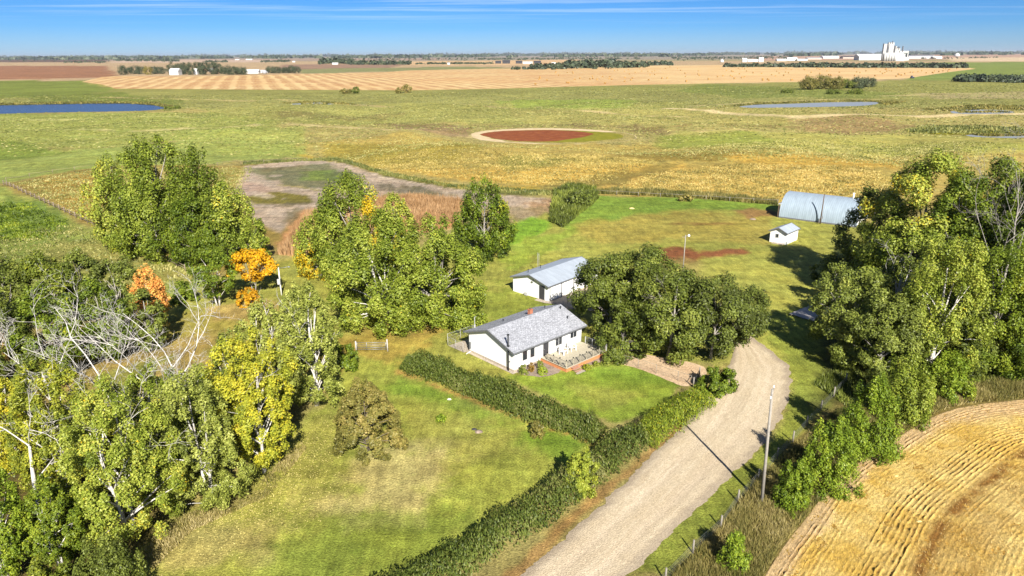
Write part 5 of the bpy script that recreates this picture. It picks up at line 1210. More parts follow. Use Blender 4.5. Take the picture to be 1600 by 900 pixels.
# chain link fence pieces
def chain_fence(label, pts, h, group=None, postm='galv_dull', wire=True, name='chain_link_fence', cat='fence', pr=.03, mesh_step=.22, top=True, sp=None):
    p0 = np.array(pts[0]); o = thing(name, label, cat, (p0[0], p0[1], 0), 0, group)
    P = [np.array(p) - p0 for p in pts]; base = None
    for a in P:
        if base is None:
            mb = MB(); mb.tube([(0, 0, -.1), (0, 0, h + .05)], pr, 6); me = mb.mesh('post', M[postm]); base = me
        q = link_mesh('post', base, o); q.location = (a[0], a[1], 0)
    if top:
        mb = MB()
        for a, c in zip(P[:-1], P[1:]): mb.tube([(a[0], a[1], h), (c[0], c[1], h)], .02, 4)
        mb.build('top_rail', M[postm], o)
    mb = MB()
    for a, c in zip(P[:-1], P[1:]):
        Lg = np.linalg.norm(c - a); d = (c - a) / Lg
        if wire == 'strands':
            for z in (.25, .5, .75, 1.0): 
                if z < h: mb.tube([(a[0], a[1], z), (c[0], c[1], z)], .007, 3, False)
            for s in np.arange(.15, Lg, .3): q = a + d * s; mb.tube([(q[0], q[1], .05), (q[0], q[1], min(h, 1.0))], .004, 3, False)
        else:
            for s in np.arange(-h, Lg, mesh_step):                # diagonal wires both ways
                for sg in (1, -1):
                    s0, s1 = (s, s + h) if sg > 0 else (s + h, s)
                    z0, z1 = 0.05, h; a0 = min(max(s0, 0), Lg); a1 = min(max(s1, 0), Lg)
                    f0 = (a0 - s0) / (s1 - s0); f1 = (a1 - s0) / (s1 - s0)
                    q0, q1 = a + d * a0, a + d * a1; mb.tube([(q0[0], q0[1], z0 + (z1 - z0) * f0), (q1[0], q1[1], z0 + (z1 - z0) * f1)], .004, 3, False)
    mb.build('mesh', M['galvanised'], o)
    return o
chain_fence('chain link fence closing the patio at the back of the white gable', [hl(-.95, 12.3), hl(-.9, 10.7), hl(-.85, 9.1)], 1.35)
chain_fence('tall chain link fence along the far side of the patio', [hl(-.95, 12.35), hl(1.3, 12.35), hl(3.6, 12.35)], 1.75)
chain_fence('thin grey post and wire fence across the tan gravel yard', [hl(13.0, -5.1), (13.6, 80.9), (16.06, 79.24), (18.0, 77.56), (20.29, 75.58), (21.6, 74.4)], 1.25, wire='strands', postm='post_wood', name='wire_fence')

# garden gate and field gate
gt = thing('garden_gate', 'black metal garden gate standing open at the gravel yard corner', 'gate', (21.8, 73.9, 0), rad(62))
mb = MB(); mb.tube([(0, 0, .1), (0, 0, 1.15)], .03, 6); mb.tube([(2.6, 0, .1), (2.6, 0, 1.15)], .03, 6); mb.tube([(0, 0, 1.15), (2.6, 0, 1.15)], .035, 6); mb.tube([(0, 0, .12), (2.6, 0, .12)], .03, 6); mb.build('gate_frame', M['black_metal'], gt)
mb = MB()
for x in np.arange(.3, 2.6, .3): mb.tube([(x, 0, .12), (x, 0, 1.15)], .015, 4)
mb.build('gate_bars', M['black_metal'], gt)
for x in (-.2, 2.8):
    mb = MB(); mb.tube([(x, 0, -.1), (x, 0, 1.4)], .08, 7); mb.build('gate_post', M['post_wood'], gt)
gt = thing('field_gate', 'pale tube metal field gate between thicket and hedge', 'gate', (-21.0, 84.86, 0), 0)
mb = MB()
for z in (.3, .55, .8, 1.05, 1.3): mb.tube([(0, 0, z), (3.9, 0, z)], .028, 5)
mb.build('gate_bar', M['galvanised'], gt); mb = MB()
for x in (0, 1.3, 3.9): mb.tube([(x, 0, .28), (x, 0, 1.32)], .035, 5)
mb.build('gate_frame', M['galvanised'], gt)
for x, h in ((-.15, 1.5), (4.1, 1.75)):
    mb = MB(); mb.tube([(x, 0, -.1), (x, 0, h)], .09, 7); mb.build('gate_post', M['old_wood'], gt)

# garage
GT = .825; ug = np.array([math.cos(GT), math.sin(GT)]); vg = np.array([-ug[1], ug[0]])
def gl(x, y): q = np.array([5.958, 104.188]) + ug * x + vg * y; return (q[0], q[1])
K = thing('garage', 'long white garage with pale blue metal roof and two overhead doors', 'garage', (5.958, 104.188, 0), GT)
gable_shell(K, 13.3, 7.85, 2.6, 3.75, .25, .45, M['siding_white'], M['roof_metal'], M['trim_grey'], .06)
mb = MB(); mb.box((-.04, 1.42, 1.17), (.08, .95, 2.2)); dr = mb.build('side_door', M['door_dark'], K)
mb = MB(); mb.box((-.03, 1.97, 1.17), (.1, .07, 2.3)); mb.box((-.03, .9, 1.17), (.1, .07, 2.3)); mb.box((-.03, 1.43, 2.36), (.1, 1.14, .07)); mb.build('door_frame', M['trim_grey'], K)
for x0 in (.35, 3.6):
    for j in range(4):
        mb = MB(); mb.box((x0 + 1.38, -.03, .32 + .54 * j), (2.7, .06, .52)); mb.build('door_panel', M['paint_white'], K)
for x in (.22, 3.28, 6.48):
    mb = MB(); mb.box((x, -.05, 1.15), (.13 if x < 1 else .2, .1, 2.3)); mb.build('door_frame', M['trim_grey'], K)
mb = MB(); mb.box((-.25, 4.63, .35), (.4, .6, .5)); mb.build('cooling_unit', M['trim_light'], K)
for x in (5.4, 2.2):
    mb = MB(); mb.tube([(x, 6.4, 3.0), (x, 6.4, 3.55)], .06, 6); mb.tube([(x, 6.4, 3.55), (x, 6.4, 3.64)], .12, 6); mb.build('roof_vent', M['black_metal'], K)
mb = MB(); mb.tube([(-.5, 3.1, 3.15), (-.5, 2.8, 3.05)], .12, 6); mb.build('yard_light', M['black_metal'], K)
sheet('garage_apron', None, M['concrete'], .034, 0, 1, .02, np.array([gl(-1.0, -.1), gl(-1.1, 2.2), gl(-.05, 2.2), gl(-.05, -.05), gl(9.5, -.05), gl(9.5, -5.5), gl(1.5, -5.5), gl(-.3, -1.4)]))
mb = MB(); mb.tube([(0, 0, -.1), (0, 0, 1.6)], .06, 6); o = mb.build('post', M['post_wood']); o.location = (gl(1.3, -2.9)[0], gl(1.3, -2.9)[1], 0); tag(o, 'single short post on the concrete in front of the garage door', 'post')
# lattice mast
gm_ = G(840.5, 427.5); hm = top_height(gm_, 395)
LM = thing('antenna_tower', 'thin grey lattice antenna tower behind the garage', 'tower', (gm_[0], gm_[1], 0))
for k in range(3):
    a = k * 2.094; mb = MB(); mb.tube([(.22 * math.cos(a), .22 * math.sin(a), 0), (.16 * math.cos(a), .16 * math.sin(a), hm)], .025, 5); mb.build('leg', M['galv_dull'], LM)
mb = MB(); z = 0.2; j = 0
while z < hm - .5:
    for k in range(3):
        a, c = k * 2.094, (k + 1) * 2.094; mb.tube([(.2 * math.cos(a), .2 * math.sin(a), z), (.2 * math.cos(c), .2 * math.sin(c), z + .45)], .012, 3, False)
    z += .45
mb.build('lacing', M['galv_dull'], LM)

# small shed
S = thing('shed', 'small white shed with pale metal gable roof on the lawn', 'shed', (57.414, 138.192, 0), .792)
gable_shell(S, 5.6, 3.6, 2.45, 3.3, .25, .35, M['siding_white'], M['roof_metal'], M['trim_grey'], .06)
window(S, 1.75, 2.35, 1.25, 1.95, 1, 'trim_light', 'gable')
mb = MB(); mb.box((-.45, 1.6, .06), (.9, 2.4, .12)); mb.build('step', M['concrete'], S)
mb = MB(); mb.box((4.6, -.04, .5), (.35, .06, .3)); mb.build('vent', M['trim_light'], S)

# curved metal shed
qb = G(1216.7, 339.8); QT = -.65; Qu = np.array([math.cos(QT), math.sin(QT)]); QW, QH, QL = 11.6, 5.5, 17.5
Q = thing('quonset', 'round topped corrugated metal storage building half behind the windbreak', 'quonset', (qb[0], qb[1], 0), QT)
def arc_pt(f, k=1.0):
    a = math.pi * (1 - f); c = abs(math.cos(a)) ** .82 * (1 if math.cos(a) > 0 else -1)
    return (QW / 2 * (1 - (-c) * -1 * 1) if False else QW / 2 + QW / 2 * c * k, QH * math.sin(a) ** .86 * k if math.sin(a) > 0 else 0)
NA = 28; NX = 60
V = []; 
for i in range(NX + 1):
    for j in range(NA + 1):
        y, z = arc_pt(j / NA); V.append((QL * i / NX, y, z))
V = np.array(V); ix = np.arange((NX + 1) * (NA + 1)).reshape(NX + 1, NA + 1)
link_mesh('shell', np_mesh('shell', V, np.stack([ix[:-1, :-1], ix[1:, :-1], ix[1:, 1:], ix[:-1, 1:]], -1).reshape(-1, 4), M['quonset_metal'], smooth=True), Q)
for x in (.35, QL - .35):
    mb = MB(); mb.add([(x, *arc_pt(j / NA, .985)) for j in range(NA + 1)], [list(range(NA + 1))]); mb.build('end_wall', M['rust_metal'] if x < 1 else M['paint_white'], Q)
mb = MB()
for j in range(NA):
    (y0, z0), (y1, z1) = arc_pt(j / NA, 1.005), arc_pt((j + 1) / NA, 1.005); mb.tube([(0, y0, z0), (0, y1, z1)], .05, 4, False)
mb.build('rim', M['galvanised'], Q)
mb = MB(); mb.box((-.3, .15, 1.6), (.22, .22, 3.2)); mb.build('door_post', M['rust_metal'], Q)
mb = MB(); mb.box((-.25, 2.6, 3.3), (.5, 5.2, .12)); mb.build('door_track', M['trim_light'], Q)
mb = MB(); mb.box((.1, 5, 1.6), (.1, 4.4, 3.2)); mb.build('sliding_door', M['door_dark'], Q)
mb = MB(); mb.tube([(14.8, QW / 2, 5.2), (14.8, QW / 2, 6.6)], .18, 8); mb.tube([(14.8, QW / 2, 6.6), (14.8, QW / 2, 6.8)], .28, 8); mb.build('flue', M['paint_white'], Q)
mb = MB(); mb.box((QL / 2, -.03, .15), (QL, .1, .3)); mb.build('footing', M['trim_grey'], Q)

# ------------------------------------------------------------------ poles
def pole(label, base, top, name='power_pole', group=None, r=.15, matn='pole_wood', lean=(0, 0), h=None):
    g = G(*base); h = h or top_height(g, top[1]); o = thing(name, label, 'pole', (g[0], g[1], 0), 0, group)
    mb = MB(); mb.tube([(0, 0, -.3), (lean[0] * .5, lean[1] * .5, h / 2), (lean[0], lean[1], h)], [r, r * .85, r * .65], 9); mb.build('shaft', M[matn], o); return o, h
o, h = pole('tall bare wooden power pole with a short crossarm, beside the driveway', (1190, 787), (1207, 608), lean=(-.38, 0))
d = unit(np.array([1.1, 2.2])); mb = MB(); mb.box((-.36, 0, h - .45), (2.5, .1, .12), math.atan2(d[1], d[0])); arm = mb.build('crossarm', M['pole_wood'], o)
for s in (-1.1, 1.1):
    mb = MB(); mb.tube([(-.36 + d[0] * s, d[1] * s, h - .4), (-.36 + d[0] * s, d[1] * s, h - .3), (-.36 + d[0] * s, d[1] * s, h - .16)], [.03, .07, .04], 7); mb.build('insulator', M['paint_white'], arm)
mb = MB(); mb.tube([(-.36 + d[0] * .7, d[1] * .7, h - .5), (-.37, 0, h - 1.1)], .02, 4); mb.tube([(-.36 - d[0] * .7, -d[1] * .7, h - .5), (-.37, 0, h - 1.1)], .02, 4); mb.build('brace', M['galv_dull'], o)
o, h = pole('yard light pole standing on the reddish dirt patch', (1067, 423), (1073, 367), 'yard_light_pole', r=.11)
mb = MB(); mb.tube([(0, 0, h - .3), (.5, -.1, h - .05)], .03, 5); mb.build('arm', M['galv_dull'], o)
mb = MB(); mb.tube([(.55, -.1, h - .25), (.55, -.1, h - .05), (.55, -.1, h + .12)], [.26, .22, .09], 9); mb.build('lamp_head', M['paint_white'], o)
mb = MB(); mb.box((-.3, 0, h - .4), (.7, .06, .06)); mb.build('crossarm', M['pole_wood'], o)
o, h = pole('white service pole with a grey meter box beside the golden tree', (440, 461), (437, 418), 'service_pole', r=.12, matn='paint_white')
mb = MB(); mb.box((-.12, -.2, h * .5), (.45, .28, .9)); mb.build('meter_box', M['trim_light'], o)
mb = MB(); mb.tube([(0, 0, h - .15), (1.6, -.1, h + .15)], .035, 5); mb.tube([(1.6, -.1, h + .15), (1.95, -.1, h + .1)], .09, 7); mb.build('lamp_arm', M['galvanised'], o)
o, h = pole('dark steel pole standing in front of the curved metal shed', (1281.5, 349.5), (1286, 303), 'power_pole', r=.15, matn='rust_metal')
mb = MB(); mb.tube([(-.9, -.6, 0), (-.05, 0, 1.6)], .07, 5); mb.build('brace', M['rust_metal'], o)
mb = MB(); mb.box((.1, -.12, 1.5), (.4, .25, .6)); mb.build('box', M['trim_grey'], o)

# wire fence along the driveway
p0, p1 = np.array([8.6, 38.5]), np.array([40.5, 74.6]); n = 11
pts = [tuple(p0 + (p1 - p0) * k / n + np.random.default_rng(k).normal(0, .12, 2)) for k in range(n + 1)]
chain_fence('sagging wire fence with weathered posts between driveway verge and weeds', pts, 1.25, wire='strands', postm='post_wood', name='wire_fence', pr=.075, top=False)
# rail fence round the brown field
def rail_fence(label, a, c, sp, h, rails, mat_='fence_brown', pr=.07, group=None):
    a, c = np.array(a, float), np.array(c, float); Lg = np.linalg.norm(c - a); n = max(1, int(Lg / sp)); d = (c - a) / Lg; rg = np.random.default_rng(int(Lg * 10))
    o = thing('rail_fence', label, 'fence', (a[0], a[1], 0), 0, group)
    mb = MB(); mb.tube([(0, 0, -.2), (0, 0, h)], pr, 6); me = mb.mesh('post', M[mat_])
    for k in range(n + 1):
        q = link_mesh('post', me, o); x, y = d * k * Lg / n; q.location = (x, y, ground_z(a[0] + x, a[1] + y)); q.rotation_euler = (rg.normal(0, .04), rg.normal(0, .04), 0)
    for z in rails:
        ml = MB(); ml.tube([(0, 0, 0), (Lg / n, 0, 0)], pr * .6, 5); mr = ml.mesh('rail', M[mat_])
        for k in range(n):
            q = link_mesh('rail', mr, o); x, y = d * k * Lg / n; q.location = (x, y, z + ground_z(a[0] + x, a[1] + y) + rg.normal(0, .03)); q.rotation_euler = (0, rg.normal(0, .01), math.atan2(d[1], d[0]))
    return o
rail_fence('brown wooden rail fence along the near side of the brown field', G(6, 290)[:2], G(156, 357)[:2], 4.2, 1.5, (.6, 1.15), pr=.11)
rail_fence('short stretch of rail fence emerging right of the poplar clump', G(217, 386)[:2], G(290, 424)[:2], 4.0, 1.4, (.6, 1.1), pr=.09)
rail_fence('faint far wire fence behind the brown field', G(10, 284)[:2], G(152, 269)[:2], 6.0, 1.3, (1.1,), pr=.07)
rail_fence('faint post fence running along the green strip to the slough', G(340, 259)[:2], G(480, 248)[:2], 7.0, 1.3, (1.1,), pr=.07)
rail_fence('pasture fence in the scrub band behind the mown yard', G(930, 303)[:2], G(1215, 319)[:2], 6.0, 1.3, (1.1,), 'post_wood', pr=.07)

# weathered platform under the willow
pl = thing('wooden_platform', 'grey weathered plank platform lying at the foot of the willow', 'platform', (42.5, 97.7, 0), math.atan2(-3.5, 2.6))
rg = np.random.default_rng(9)
for k in range(14):
    mb = MB(); mb.box((2.15, .22 + .46 * k, .22 + rg.normal(0, .012)), (4.3 + rg.normal(0, .06), .42, .05)); mb.build('plank', M['old_wood'], pl)
mb = MB()
for x in (.3, 2.15, 4.0): mb.box((x, 3.2, .1), (.15, 6.4, .18))
mb.build('bearer', M['post_wood'], pl)
mb = MB(); mb.box((0, 0, .2), (1.5, .28, .12)); o = mb.build('board', M['paint_white']); o.location = (-15.2, 92.6, 0); tag(o, 'pale board lying in the grass under the front poplar', 'board')
# pale stones and the dug hole on the lawn
def stone(label, px, py, r, seed, name='stone', cat='stone', m='stucco_cream'):
    rg = np.random.default_rng(seed); g = G(px, py); mb = MB(); vs = []; fs = []
    for j in range(5):
        for k in range(9):
            a = k * 6.283 / 9; e = j / 4 * 1.5; rr = r * math.cos(e) * rg.uniform(.8, 1.15); vs.append((rr * math.cos(a), rr * math.sin(a) * .7, r * .45 * math.sin(e)))
    for j in range(4):
        for k in range(9): fs.append((j * 9 + k, j * 9 + (k + 1) % 9, (j + 1) * 9 + (k + 1) % 9, (j + 1) * 9 + k))
    mb.add(vs, fs, smooth=True); o = mb.build(name, M[m]); o.location = (g[0], g[1], 0); tag(o, label, cat)
stone('pale spoil heap beside a dug hole on the front lawn', 748, 675, .45, 1, 'dirt_mound', 'dirt mound', 'gravel_grey')
stone('small dark mound standing in for the dug hole beside the pale spoil heap on the lawn', 741, 671, .32, 2, 'hole_dark', 'dark hole', 'door_dark')  # near-black mound, its colour stands in for the dark inside of the hole
stone('flat pale stone near the long hedge on the lawn', 702, 624, .28, 3)
stone('pale rock lying in the mown yard below the pasture fence', 987, 326, .7, 4, 'stone', 'stone', 'straw_plain')
stone('pale straw clump in the wheat, nearer the power pole', 1400, 744, .22, 5, 'straw_clump', 'straw clump', 'straw_plain')
stone('pale straw clump deeper in the wheat', 1436, 815, .26, 6, 'straw_clump', 'straw clump', 'straw_plain')
stone('reddish debris pile left of the curved metal shed', 1176, 343, .8, 7, 'debris_pile', 'debris', 'fence_brown')

WSP = .40
# ------------------------------------------------------------------ wheat stubble field, rows along its curved edge
EB = [(1080, 1080), (1120, 1020), (1160, 955), (1197, 897), (1223, 852), (1262, 808), (1294, 760), (1330, 729), (1379, 699), (1422, 671), (1465, 646), (1511, 633), (1600, 624), (1700, 618), (1850, 612), (2050, 608)]
ew = GW(EB); ns, nd = 480, 440; ee = resample(ew, ns)
for _ in range(160): ee[1:-1] = ee[1:-1] * .5 + (ee[:-2] + ee[2:]) * .25
tg = np.gradient(ee, axis=0); tg = tg / np.linalg.norm(tg, axis=1)[:, None]; nr = np.c_[tg[:, 1], -tg[:, 0]]
for _ in range(400): nr[1:-1] = nr[1:-1] * .5 + (nr[:-2] + nr[2:]) * .25
nr /= np.linalg.norm(nr, axis=1)[:, None]
dd = np.concatenate([np.linspace(0, 17, 400), np.linspace(17.2, 70, nd - 400)])
rg = np.random.default_rng(17)
XYf = ee[:, None, :] + nr[:, None, :] * dd[None, :, None]
S_, D_ = np.meshgrid(np.arange(ns) * .25, dd, indexing='ij')
X_, Y_ = XYf[..., 0], XYf[..., 1]
Dw = D_ + .10 * frac_noise(S_ / 5, D_ * .2, 5.0, 2, 3) + .035 * frac_noise(S_, D_, .8, 3, 2)
phs = Dw / WSP
row = .5 + .5 * np.cos(2 * math.pi * phs)
rown = np.floor(phs).astype(int) % 256
amp = np.clip(.55 + .55 * _NT[rown, 7] + .35 * frac_noise(S_, rown * 7.7, 9.0, 4, 2), 0, 1.3)
prof_ = np.interp(D_, [0, .6, 1.0, 2.6, 3.2, 4.8, 5.2, 7.9, 8.3, 9.3, 10, 14, 18, 60], [.1, .25, .9, .8, .35, .35, 1.0, 1.1, .3, .3, .45, .4, .6, .7])
clumpy = np.clip(.6 + .7 * frac_noise(S_, D_, .6, 5, 3), .05, 1.7)
hgt = .03 + row ** 1.4 * .12 * amp * prof_ * clumpy + .035 * frac_noise(X_, Y_, .22, 6, 2) + .03 * frac_noise(X_, Y_, 1.1, 7, 2)
straw = lin((240, 212, 132)); gold = lin((220, 182, 88)); tan = lin((214, 184, 140)); brown = lin((146, 104, 48)); soilc = lin((150, 110, 56))
mixn = np.clip(.5 + .55 * frac_noise(X_, Y_, 3.5, 8, 4), 0, 1)[..., None]
cw = gold * (1 - mixn) + straw * mixn
far_ = sm(S_, ns * .25 * .35, ns * .25 * .6)
band1 = (1 - sm(D_ + .5 * frac_noise(S_, D_, 2.5, 9), .9 + 1.0 * far_, 2.0 + 2.2 * far_))[..., None] * .85; cw = cw * (1 - band1) + tan * band1
b2 = (np.exp(-((D_ - 8.75) / .6) ** 2) * .85 + .38 * sm(D_, 8.3, 9.3) * (1 - sm(D_, 12, 14.5)))[..., None] * np.clip(.75 + .6 * frac_noise(X_, Y_, 1.8, 11), 0, 1)[..., None]
b2 = np.clip(b2 + .28 * (np.exp(-((D_ - 6.6) / 1.2) ** 2) * np.clip(frac_noise(S_ / 3, D_, 1.5, 13) + .2, 0, 1))[..., None], 0, 1)
cw = cw * (1 - b2) + brown * b2
low = ((1 - row) * np.clip(.15 + .55 * amp * prof_, 0, .8) * clumpy.clip(.4, 1))[..., None]; cw = cw * (1 - low) + soilc * low
cw = cw * (1 + .16 * rg.normal(size=cw.shape[:2]))[..., None]
hgt[:, 0] = -.02
ix = np.arange(ns * nd).reshape(ns, nd)
me = np_mesh('wheat_field', np.c_[XYf.reshape(-1, 2), hgt.ravel()], np.stack([ix[:-1, :-1], ix[1:, :-1], ix[1:, 1:], ix[:-1, 1:]], -1).reshape(-1, 4)[:, ::-1], None, colors={'soil': np.clip(cw.reshape(-1, 3), 0, 1) * ALB})
m, t = new_mat('wheat_stubble'); b = NB(t); P_ = b.pos(); c = b.n('ShaderNodeAttribute', attribute_name='soil').outputs['Color']
n = b.noise(P_, 5, 5, .75); n2 = b.noise(P_, 16, 3, .7)
b.out(b.scale_col(c, b.math('MULTIPLY', b.rng(n, .3, .7, .72, 1.28), b.rng(n2, .3, .7, .8, 1.2))), .9, b.bump(b.math('ADD', n, n2), .9, .06), spec=.15); me.materials.append(m)
tag(link_mesh('wheat_field', me), kind='structure')
k = 60000; si = rg.uniform(0, ns - 2, k); di = rg.uniform(.2, 20, k); i0 = si.astype(int); pt = ee[i0] + (ee[i0 + 1] - ee[i0]) * (si - i0)[:, None] + nr[i0] * di[:, None]
q = di / WSP; keep = (.5 + .5 * np.cos(2 * math.pi * (q))) > rg.uniform(0, .8, k); pt, di = pt[keep], di[keep]; k = len(pt)
a = rg.uniform(0, 6.28, k); w = np.c_[np.cos(a), np.sin(a)] * .03; hh = rg.uniform(.08, .24, k); ln = rg.normal(0, .12, (k, 2))
V = np.stack([np.c_[pt - w, np.full(k, .02)], np.c_[pt + w, np.full(k, .02)], np.c_[pt + ln, hh]], 1).reshape(-1, 3)
o = link_mesh('straw_stubble', np_mesh('straw_stubble', V, np.arange(3 * k).reshape(k, 3), M['straw'], {'tint': np.repeat(np.clip(rg.normal(.5, .25, k), 0, 1), 3)})); tag(o, 'golden straw stubble standing in curved rows', None, None, 'stuff')

# ------------------------------------------------------------------ bales, far buildings, grain terminal
mb = MB(); mb.tube([(-.95, 0, 1.15), (.95, 0, 1.15)], 1.2, 12); bale_me = mb.mesh('round_bale', plain('bale_straw', alb(196, 152, 88), .95, .25, 2, bump=.5))
rg = np.random.default_rng(23); cnt = 0
bf = [(880, 116, 1480, 122)]
while cnt < 150:
    x = rg.uniform(830, 1500); lo_ = np.interp(x, [830, 1000, 1150, 1300, 1420, 1500], [136, 131, 128, 126, 120, 110]); hi_ = np.interp(x, [830, 1000, 1150, 1500], [108, 105, 103.5, 107])
    y = hi_ + (lo_ - hi_) * rg.random() ** 1.15
    if 1244 < x < 1366 and y > 119: continue
    g = G(x, y); o = link_mesh('round_bale', bale_me); o.location = (g[0], g[1], ground_z(g[0], g[1])); o.rotation_euler = (0, 0, rg.uniform(0, 3.1)); cnt += 1
    tag(o, 'round straw bale lying in the far stubble field', 'bale', 'round bales in the far stubble field')
def far_building(label, x0, x1, yt, yb, wall='far_white', roof='far_white', depth=None, name='farm_building', cat='building', group=None, kind='gable', rot=0.0):
    g = G((x0 + x1) / 2, yb); D_ = sdist(g); w = (x1 - x0) / FPX * D_; h = (yb - yt) / FPX * D_; d = depth or max(w * .5, 8)
    o = thing(name, label, cat, (g[0], g[1], 0), rot, group)
    if kind == 'gable':
        hw_ = h * .62; mb = MB(); mb.box((0, d / 2, hw_ / 2), (w, d, hw_)); mb.build('wall', M[wall], o)
        mb = MB(); e_ = .02 * w
        mb.add([(-w / 2 - e_, -.4, hw_), (w / 2 + e_, -.4, hw_), (w / 2 + e_, d + .4, hw_), (-w / 2 - e_, d + .4, hw_), (-w / 2 - e_, d / 2, h), (w / 2 + e_, d / 2, h)], [(0, 1, 5, 4), (2, 3, 4, 5), (0, 4, 3), (1, 2, 5), (0, 3, 2, 1)]); mb.build('roof', M[roof], o)
    elif kind == 'bin':
        mb = MB(); mb.tube([(0, 0, 0), (0, 0, h * .75)], w / 2, 12); mb.build('wall', M[wall], o); mb = MB(); mb.tube([(0, 0, h * .75), (0, 0, h)], [w / 2 * 1.03, .4], 12); mb.build('roof', M[roof], o)
    elif kind == 'dome':
        mb = MB(); mb.tube([(0, 0, 0), (0, 0, h * .3), (0, 0, h * .65), (0, 0, h * .9), (0, 0, h)], [w / 2, w / 2, w * .42, w * .22, .3], 14); mb.build('shell', M[wall], o)
    elif kind == 'arch':
        mb = MB(); n_ = 10; vs = []
        for xx in (-w / 2, w / 2):
            for k in range(n_ + 1): a = math.pi * k / n_; vs.append((xx, d / 2 - d / 2 * math.cos(a), h * math.sin(a)))
        fs = [(k, n_ + 1 + k, n_ + 2 + k, k + 1) for k in range(n_)] + [tuple(range(n_ + 1)), tuple(range(n_ + 1, 2 * n_ + 2))]
        mb.add(vs, fs); mb.build('shell', M[wall], o)
    return o
FB = far_building
FB('white gabled barn showing between the shelterbelt trees, largest of the left farm', 265, 279, 107.3, 117.3, depth=18)
FB('white building sliver right of the tallest shelterbelt trees', 303, 308.5, 107.5, 116.5)
FB('white peaked roof over the shelterbelt of the left farm', 326, 333, 106.8, 112.5)
FB('small white shed in the middle gap of the left farm', 354, 358.5, 108, 113)
FB('long white machine shed at the right end of the left farm', 384, 404, 108.8, 115)
FB('lower white shed adjoining the long machine shed', 404, 418.5, 109.6, 114)
FB('round dark bin in front of the long machine shed', 410, 417, 109.8, 115, 'roof_grey_far', 'roof_grey_far', kind='bin', name='grain_bin', cat='bin')
FB('tiny white farmhouse on the left horizon', 367, 374, 92.4, 93.8); FB('tiny pair of white sheds on the left horizon', 384, 394, 92, 93.8)
FB('small white shed between the far fields left of centre', 457, 461, 95.4, 97.4)
FB('white elevator shed near the dark trees, left of centre', 519, 528, 98, 101, depth=10)
FB('little white house in the far tree line left of the dark bins', 699, 703, 98, 101)
for i, (x0, x1) in enumerate(((774, 783), (785, 797), (806, 816), (834, 845))):
    FB(('low dark barn, leftmost of the dark row', 'largest dark barn of the dark row', 'dark barn third in the dark row', 'dark barn at the right end of the dark row')[i], x0, x1, 95.2 - (i == 1), 99.4, 'door_dark', 'door_dark', group='dark barns in the far centre')
FB('white flat shed between the dark barns', 817, 832, 96.4, 99.8); FB('small white shed right of the dark barns', 862, 868, 97.4, 100.2)
FB('white gable end at the foot of the centre woods', 994, 999, 99.2, 103); FB('pale low roof in front of the centre woods', 952, 960, 99.8, 102)
FB('small round white tank at the left end of the long tree belt', 1125, 1131, 92.5, 97.5, kind='dome', name='storage_tank', cat='tank')
FB('white house with steep roof above the long tree belt, left', 1160, 1167, 91, 97); FB('white house with pointed gable above the long tree belt', 1186, 1193, 90, 97, depth=9)
FB('low white sheds joined in a row above the tree belt', 1168, 1186, 92.8, 96.4); FB('cream farm shed left of the white arched building', 1214, 1229, 92, 95.5, 'stucco_cream')
FB('white arched building above the middle of the tree belt', 1230, 1246, 89.8, 95, kind='arch'); FB('low white shed attached to the arched building', 1246, 1262, 92, 95)
FB('long white flat warehouse left of the grain terminal', 1286, 1311, 87.4, 91.5); FB('brownish low sheds behind the long warehouse', 1262, 1284, 90, 93, 'wall_tan', 'roof_grey_far')
FB('dark roofed low shed before the grain terminal', 1317, 1341, 88, 91.5, 'wall_tan', 'door_dark'); 
FB('very long white storage shed running up to the grain terminal', 1342, 1382, 85.0, 94, depth=60)
FB('long low white shed right of the grain terminal', 1412, 1456, 88.6, 91.5); FB('long dark roofed conveyor shed right of the grain terminal', 1420, 1460, 86, 88.6, 'roof_grey_far', 'door_dark')
FB('white tank shed at the right end of the terminal sheds', 1458, 1472, 88, 91.8); FB('white domed store alone right of the terminal', 1491, 1499, 83, 88.2, kind='dome', name='storage_dome', cat='dome')
FB('tiny white shed in front of the terminal tree belt', 1413, 1420, 92, 94.5)
gT = G(1400, 95.5); DT = sdist(gT); sT = DT / FPX
T = thing('grain_terminal', 'tall white concrete grain terminal with silos on the horizon', 'grain terminal', (gT[0], gT[1], 0))
tx = lambda px: (px - 1400) * sT
tz = lambda py: (95.5 - py) * sT
M['concrete_white'] = plain('concrete_white', L(.40, .40, .385), .8, .08, .05); M['concrete_grey'] = plain('concrete_grey', L(.10, .10, .11), .8, .08, .05)
def tb(nm, x0, x1, yt, yb=95.5, dep=14, mt='concrete_white', yo=0): mb = MB(); mb.box((tx((x0 + x1) / 2), yo + dep / 2, (tz(yt) + tz(yb)) / 2), ((x1 - x0) * sT, dep, tz(yt) - tz(yb))); mb.build(nm, M[mt], T)
def tsilo(x, w, yt, yo=0, mt='concrete_white', yb=95.5): mb = MB(); mb.tube([(tx(x), yo, tz(yb)), (tx(x), yo, tz(yt))], w * sT / 2, 16); mb.build('silo', M[mt], T)
tsilo(1378.6, 3.6, 70, 4); tsilo(1382.4, 3.6, 70, 8); tsilo(1387.4, 4.2, 70.4, 4); tsilo(1391.6, 4.4, 71, 6)
tb('shaft', 1376.6, 1377.6, 69.6, 90, 6, 'concrete_grey', -1); tb('shaft', 1383, 1384, 69.6, 84, 6, 'concrete_grey', -1)
tb('headhouse', 1385, 1394, 68, 72, 10, yo=4); tb('tower', 1390.2, 1391.0, 65.8, 70, 4, 'concrete_grey', 2); tb('tower', 1387, 1387.7, 67, 70, 3, 'concrete_grey', 2)
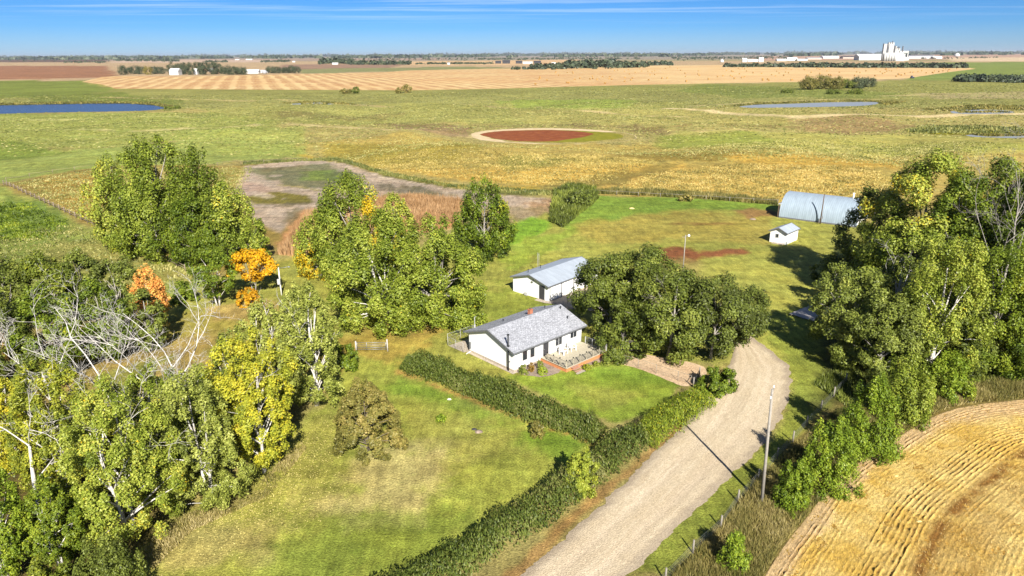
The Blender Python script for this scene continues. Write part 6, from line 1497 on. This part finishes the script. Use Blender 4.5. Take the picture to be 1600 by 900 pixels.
tb('shaft', 1394.6, 1396, 72.6, 84, 6, 'concrete_grey', -1); tb('silo_block', 1394, 1398.5, 73.5, 95.5, 14, yo=3); tb('silo_block', 1398.5, 1404, 76.6, 95.5, 14, yo=2)
tb('elevator_leg', 1401, 1402, 73.8, 79, 4, 'concrete_grey', 1); tb('elevator_leg', 1407.2, 1408.4, 73.6, 82, 4, 'concrete_grey', 1); tb('bridge', 1398, 1402, 75.2, 76.4, 4, 'concrete_grey', 1)
tb('gallery', 1403, 1418, 80.4, 83.4, 10, yo=2); tb('workhouse', 1379, 1410, 83, 95.5, 20, yo=-2); tb('annex', 1404, 1413, 84.5, 95.5, 16, yo=-1); tb('gallery_leg', 1416.6, 1418.2, 83.4, 90, 6, yo=3)
for k in range(5): tsilo(1380.5 + 4 * k, 3.8, 84 + .5 * k, -6)
# dark tractor in the bale field
g = G(1425, 122.5); o = thing('tractor', 'tiny dark tractor at the right end of the bale field', 'tractor', (g[0], g[1], 0), .2)
M['tractor_blue'] = plain('tractor_blue', L(.05, .06, .10), .5, .1)
mb = MB(); mb.box((1.6, 0, 1.7), (3.2, 1.5, 1.3)); mb.build('hood', M['tractor_blue'], o); mb = MB(); mb.box((-1.0, 0, 2.6), (2.2, 2.0, 2.4)); mb.box((-1, 0, 3.9), (2.5, 2.3, .2)); mb.build('cab', M['tractor_blue'], o)
for x, r in ((-1.6, 1.1), (2.6, .75)):
    for s in (-1.1, 1.1): mb = MB(); mb.tube([(x, s - .3, r), (x, s + .3, r)], r, 12); mb.build('wheel', M['door_dark'], o)

# ------------------------------------------------------------------ air
mb = MB(); mb.box((0, 0, 56), (84000, 84000, 118.0))
hm_ = bpy.data.materials.new('air'); hm_.use_nodes = True; tt = hm_.node_tree; tt.nodes.clear()
pv = tt.nodes.new('ShaderNodeVolumePrincipled'); pv.inputs['Color'].default_value = (.80, .88, 1.0, 1); pv.inputs['Density'].default_value = 2.2e-5; pv.inputs['Anisotropy'].default_value = .2
oo = tt.nodes.new('ShaderNodeOutputMaterial'); tt.links.new(pv.outputs[0], oo.inputs['Volume'])
hz_ = mb.build('haze', hm_); tag(hz_, kind='stuff')
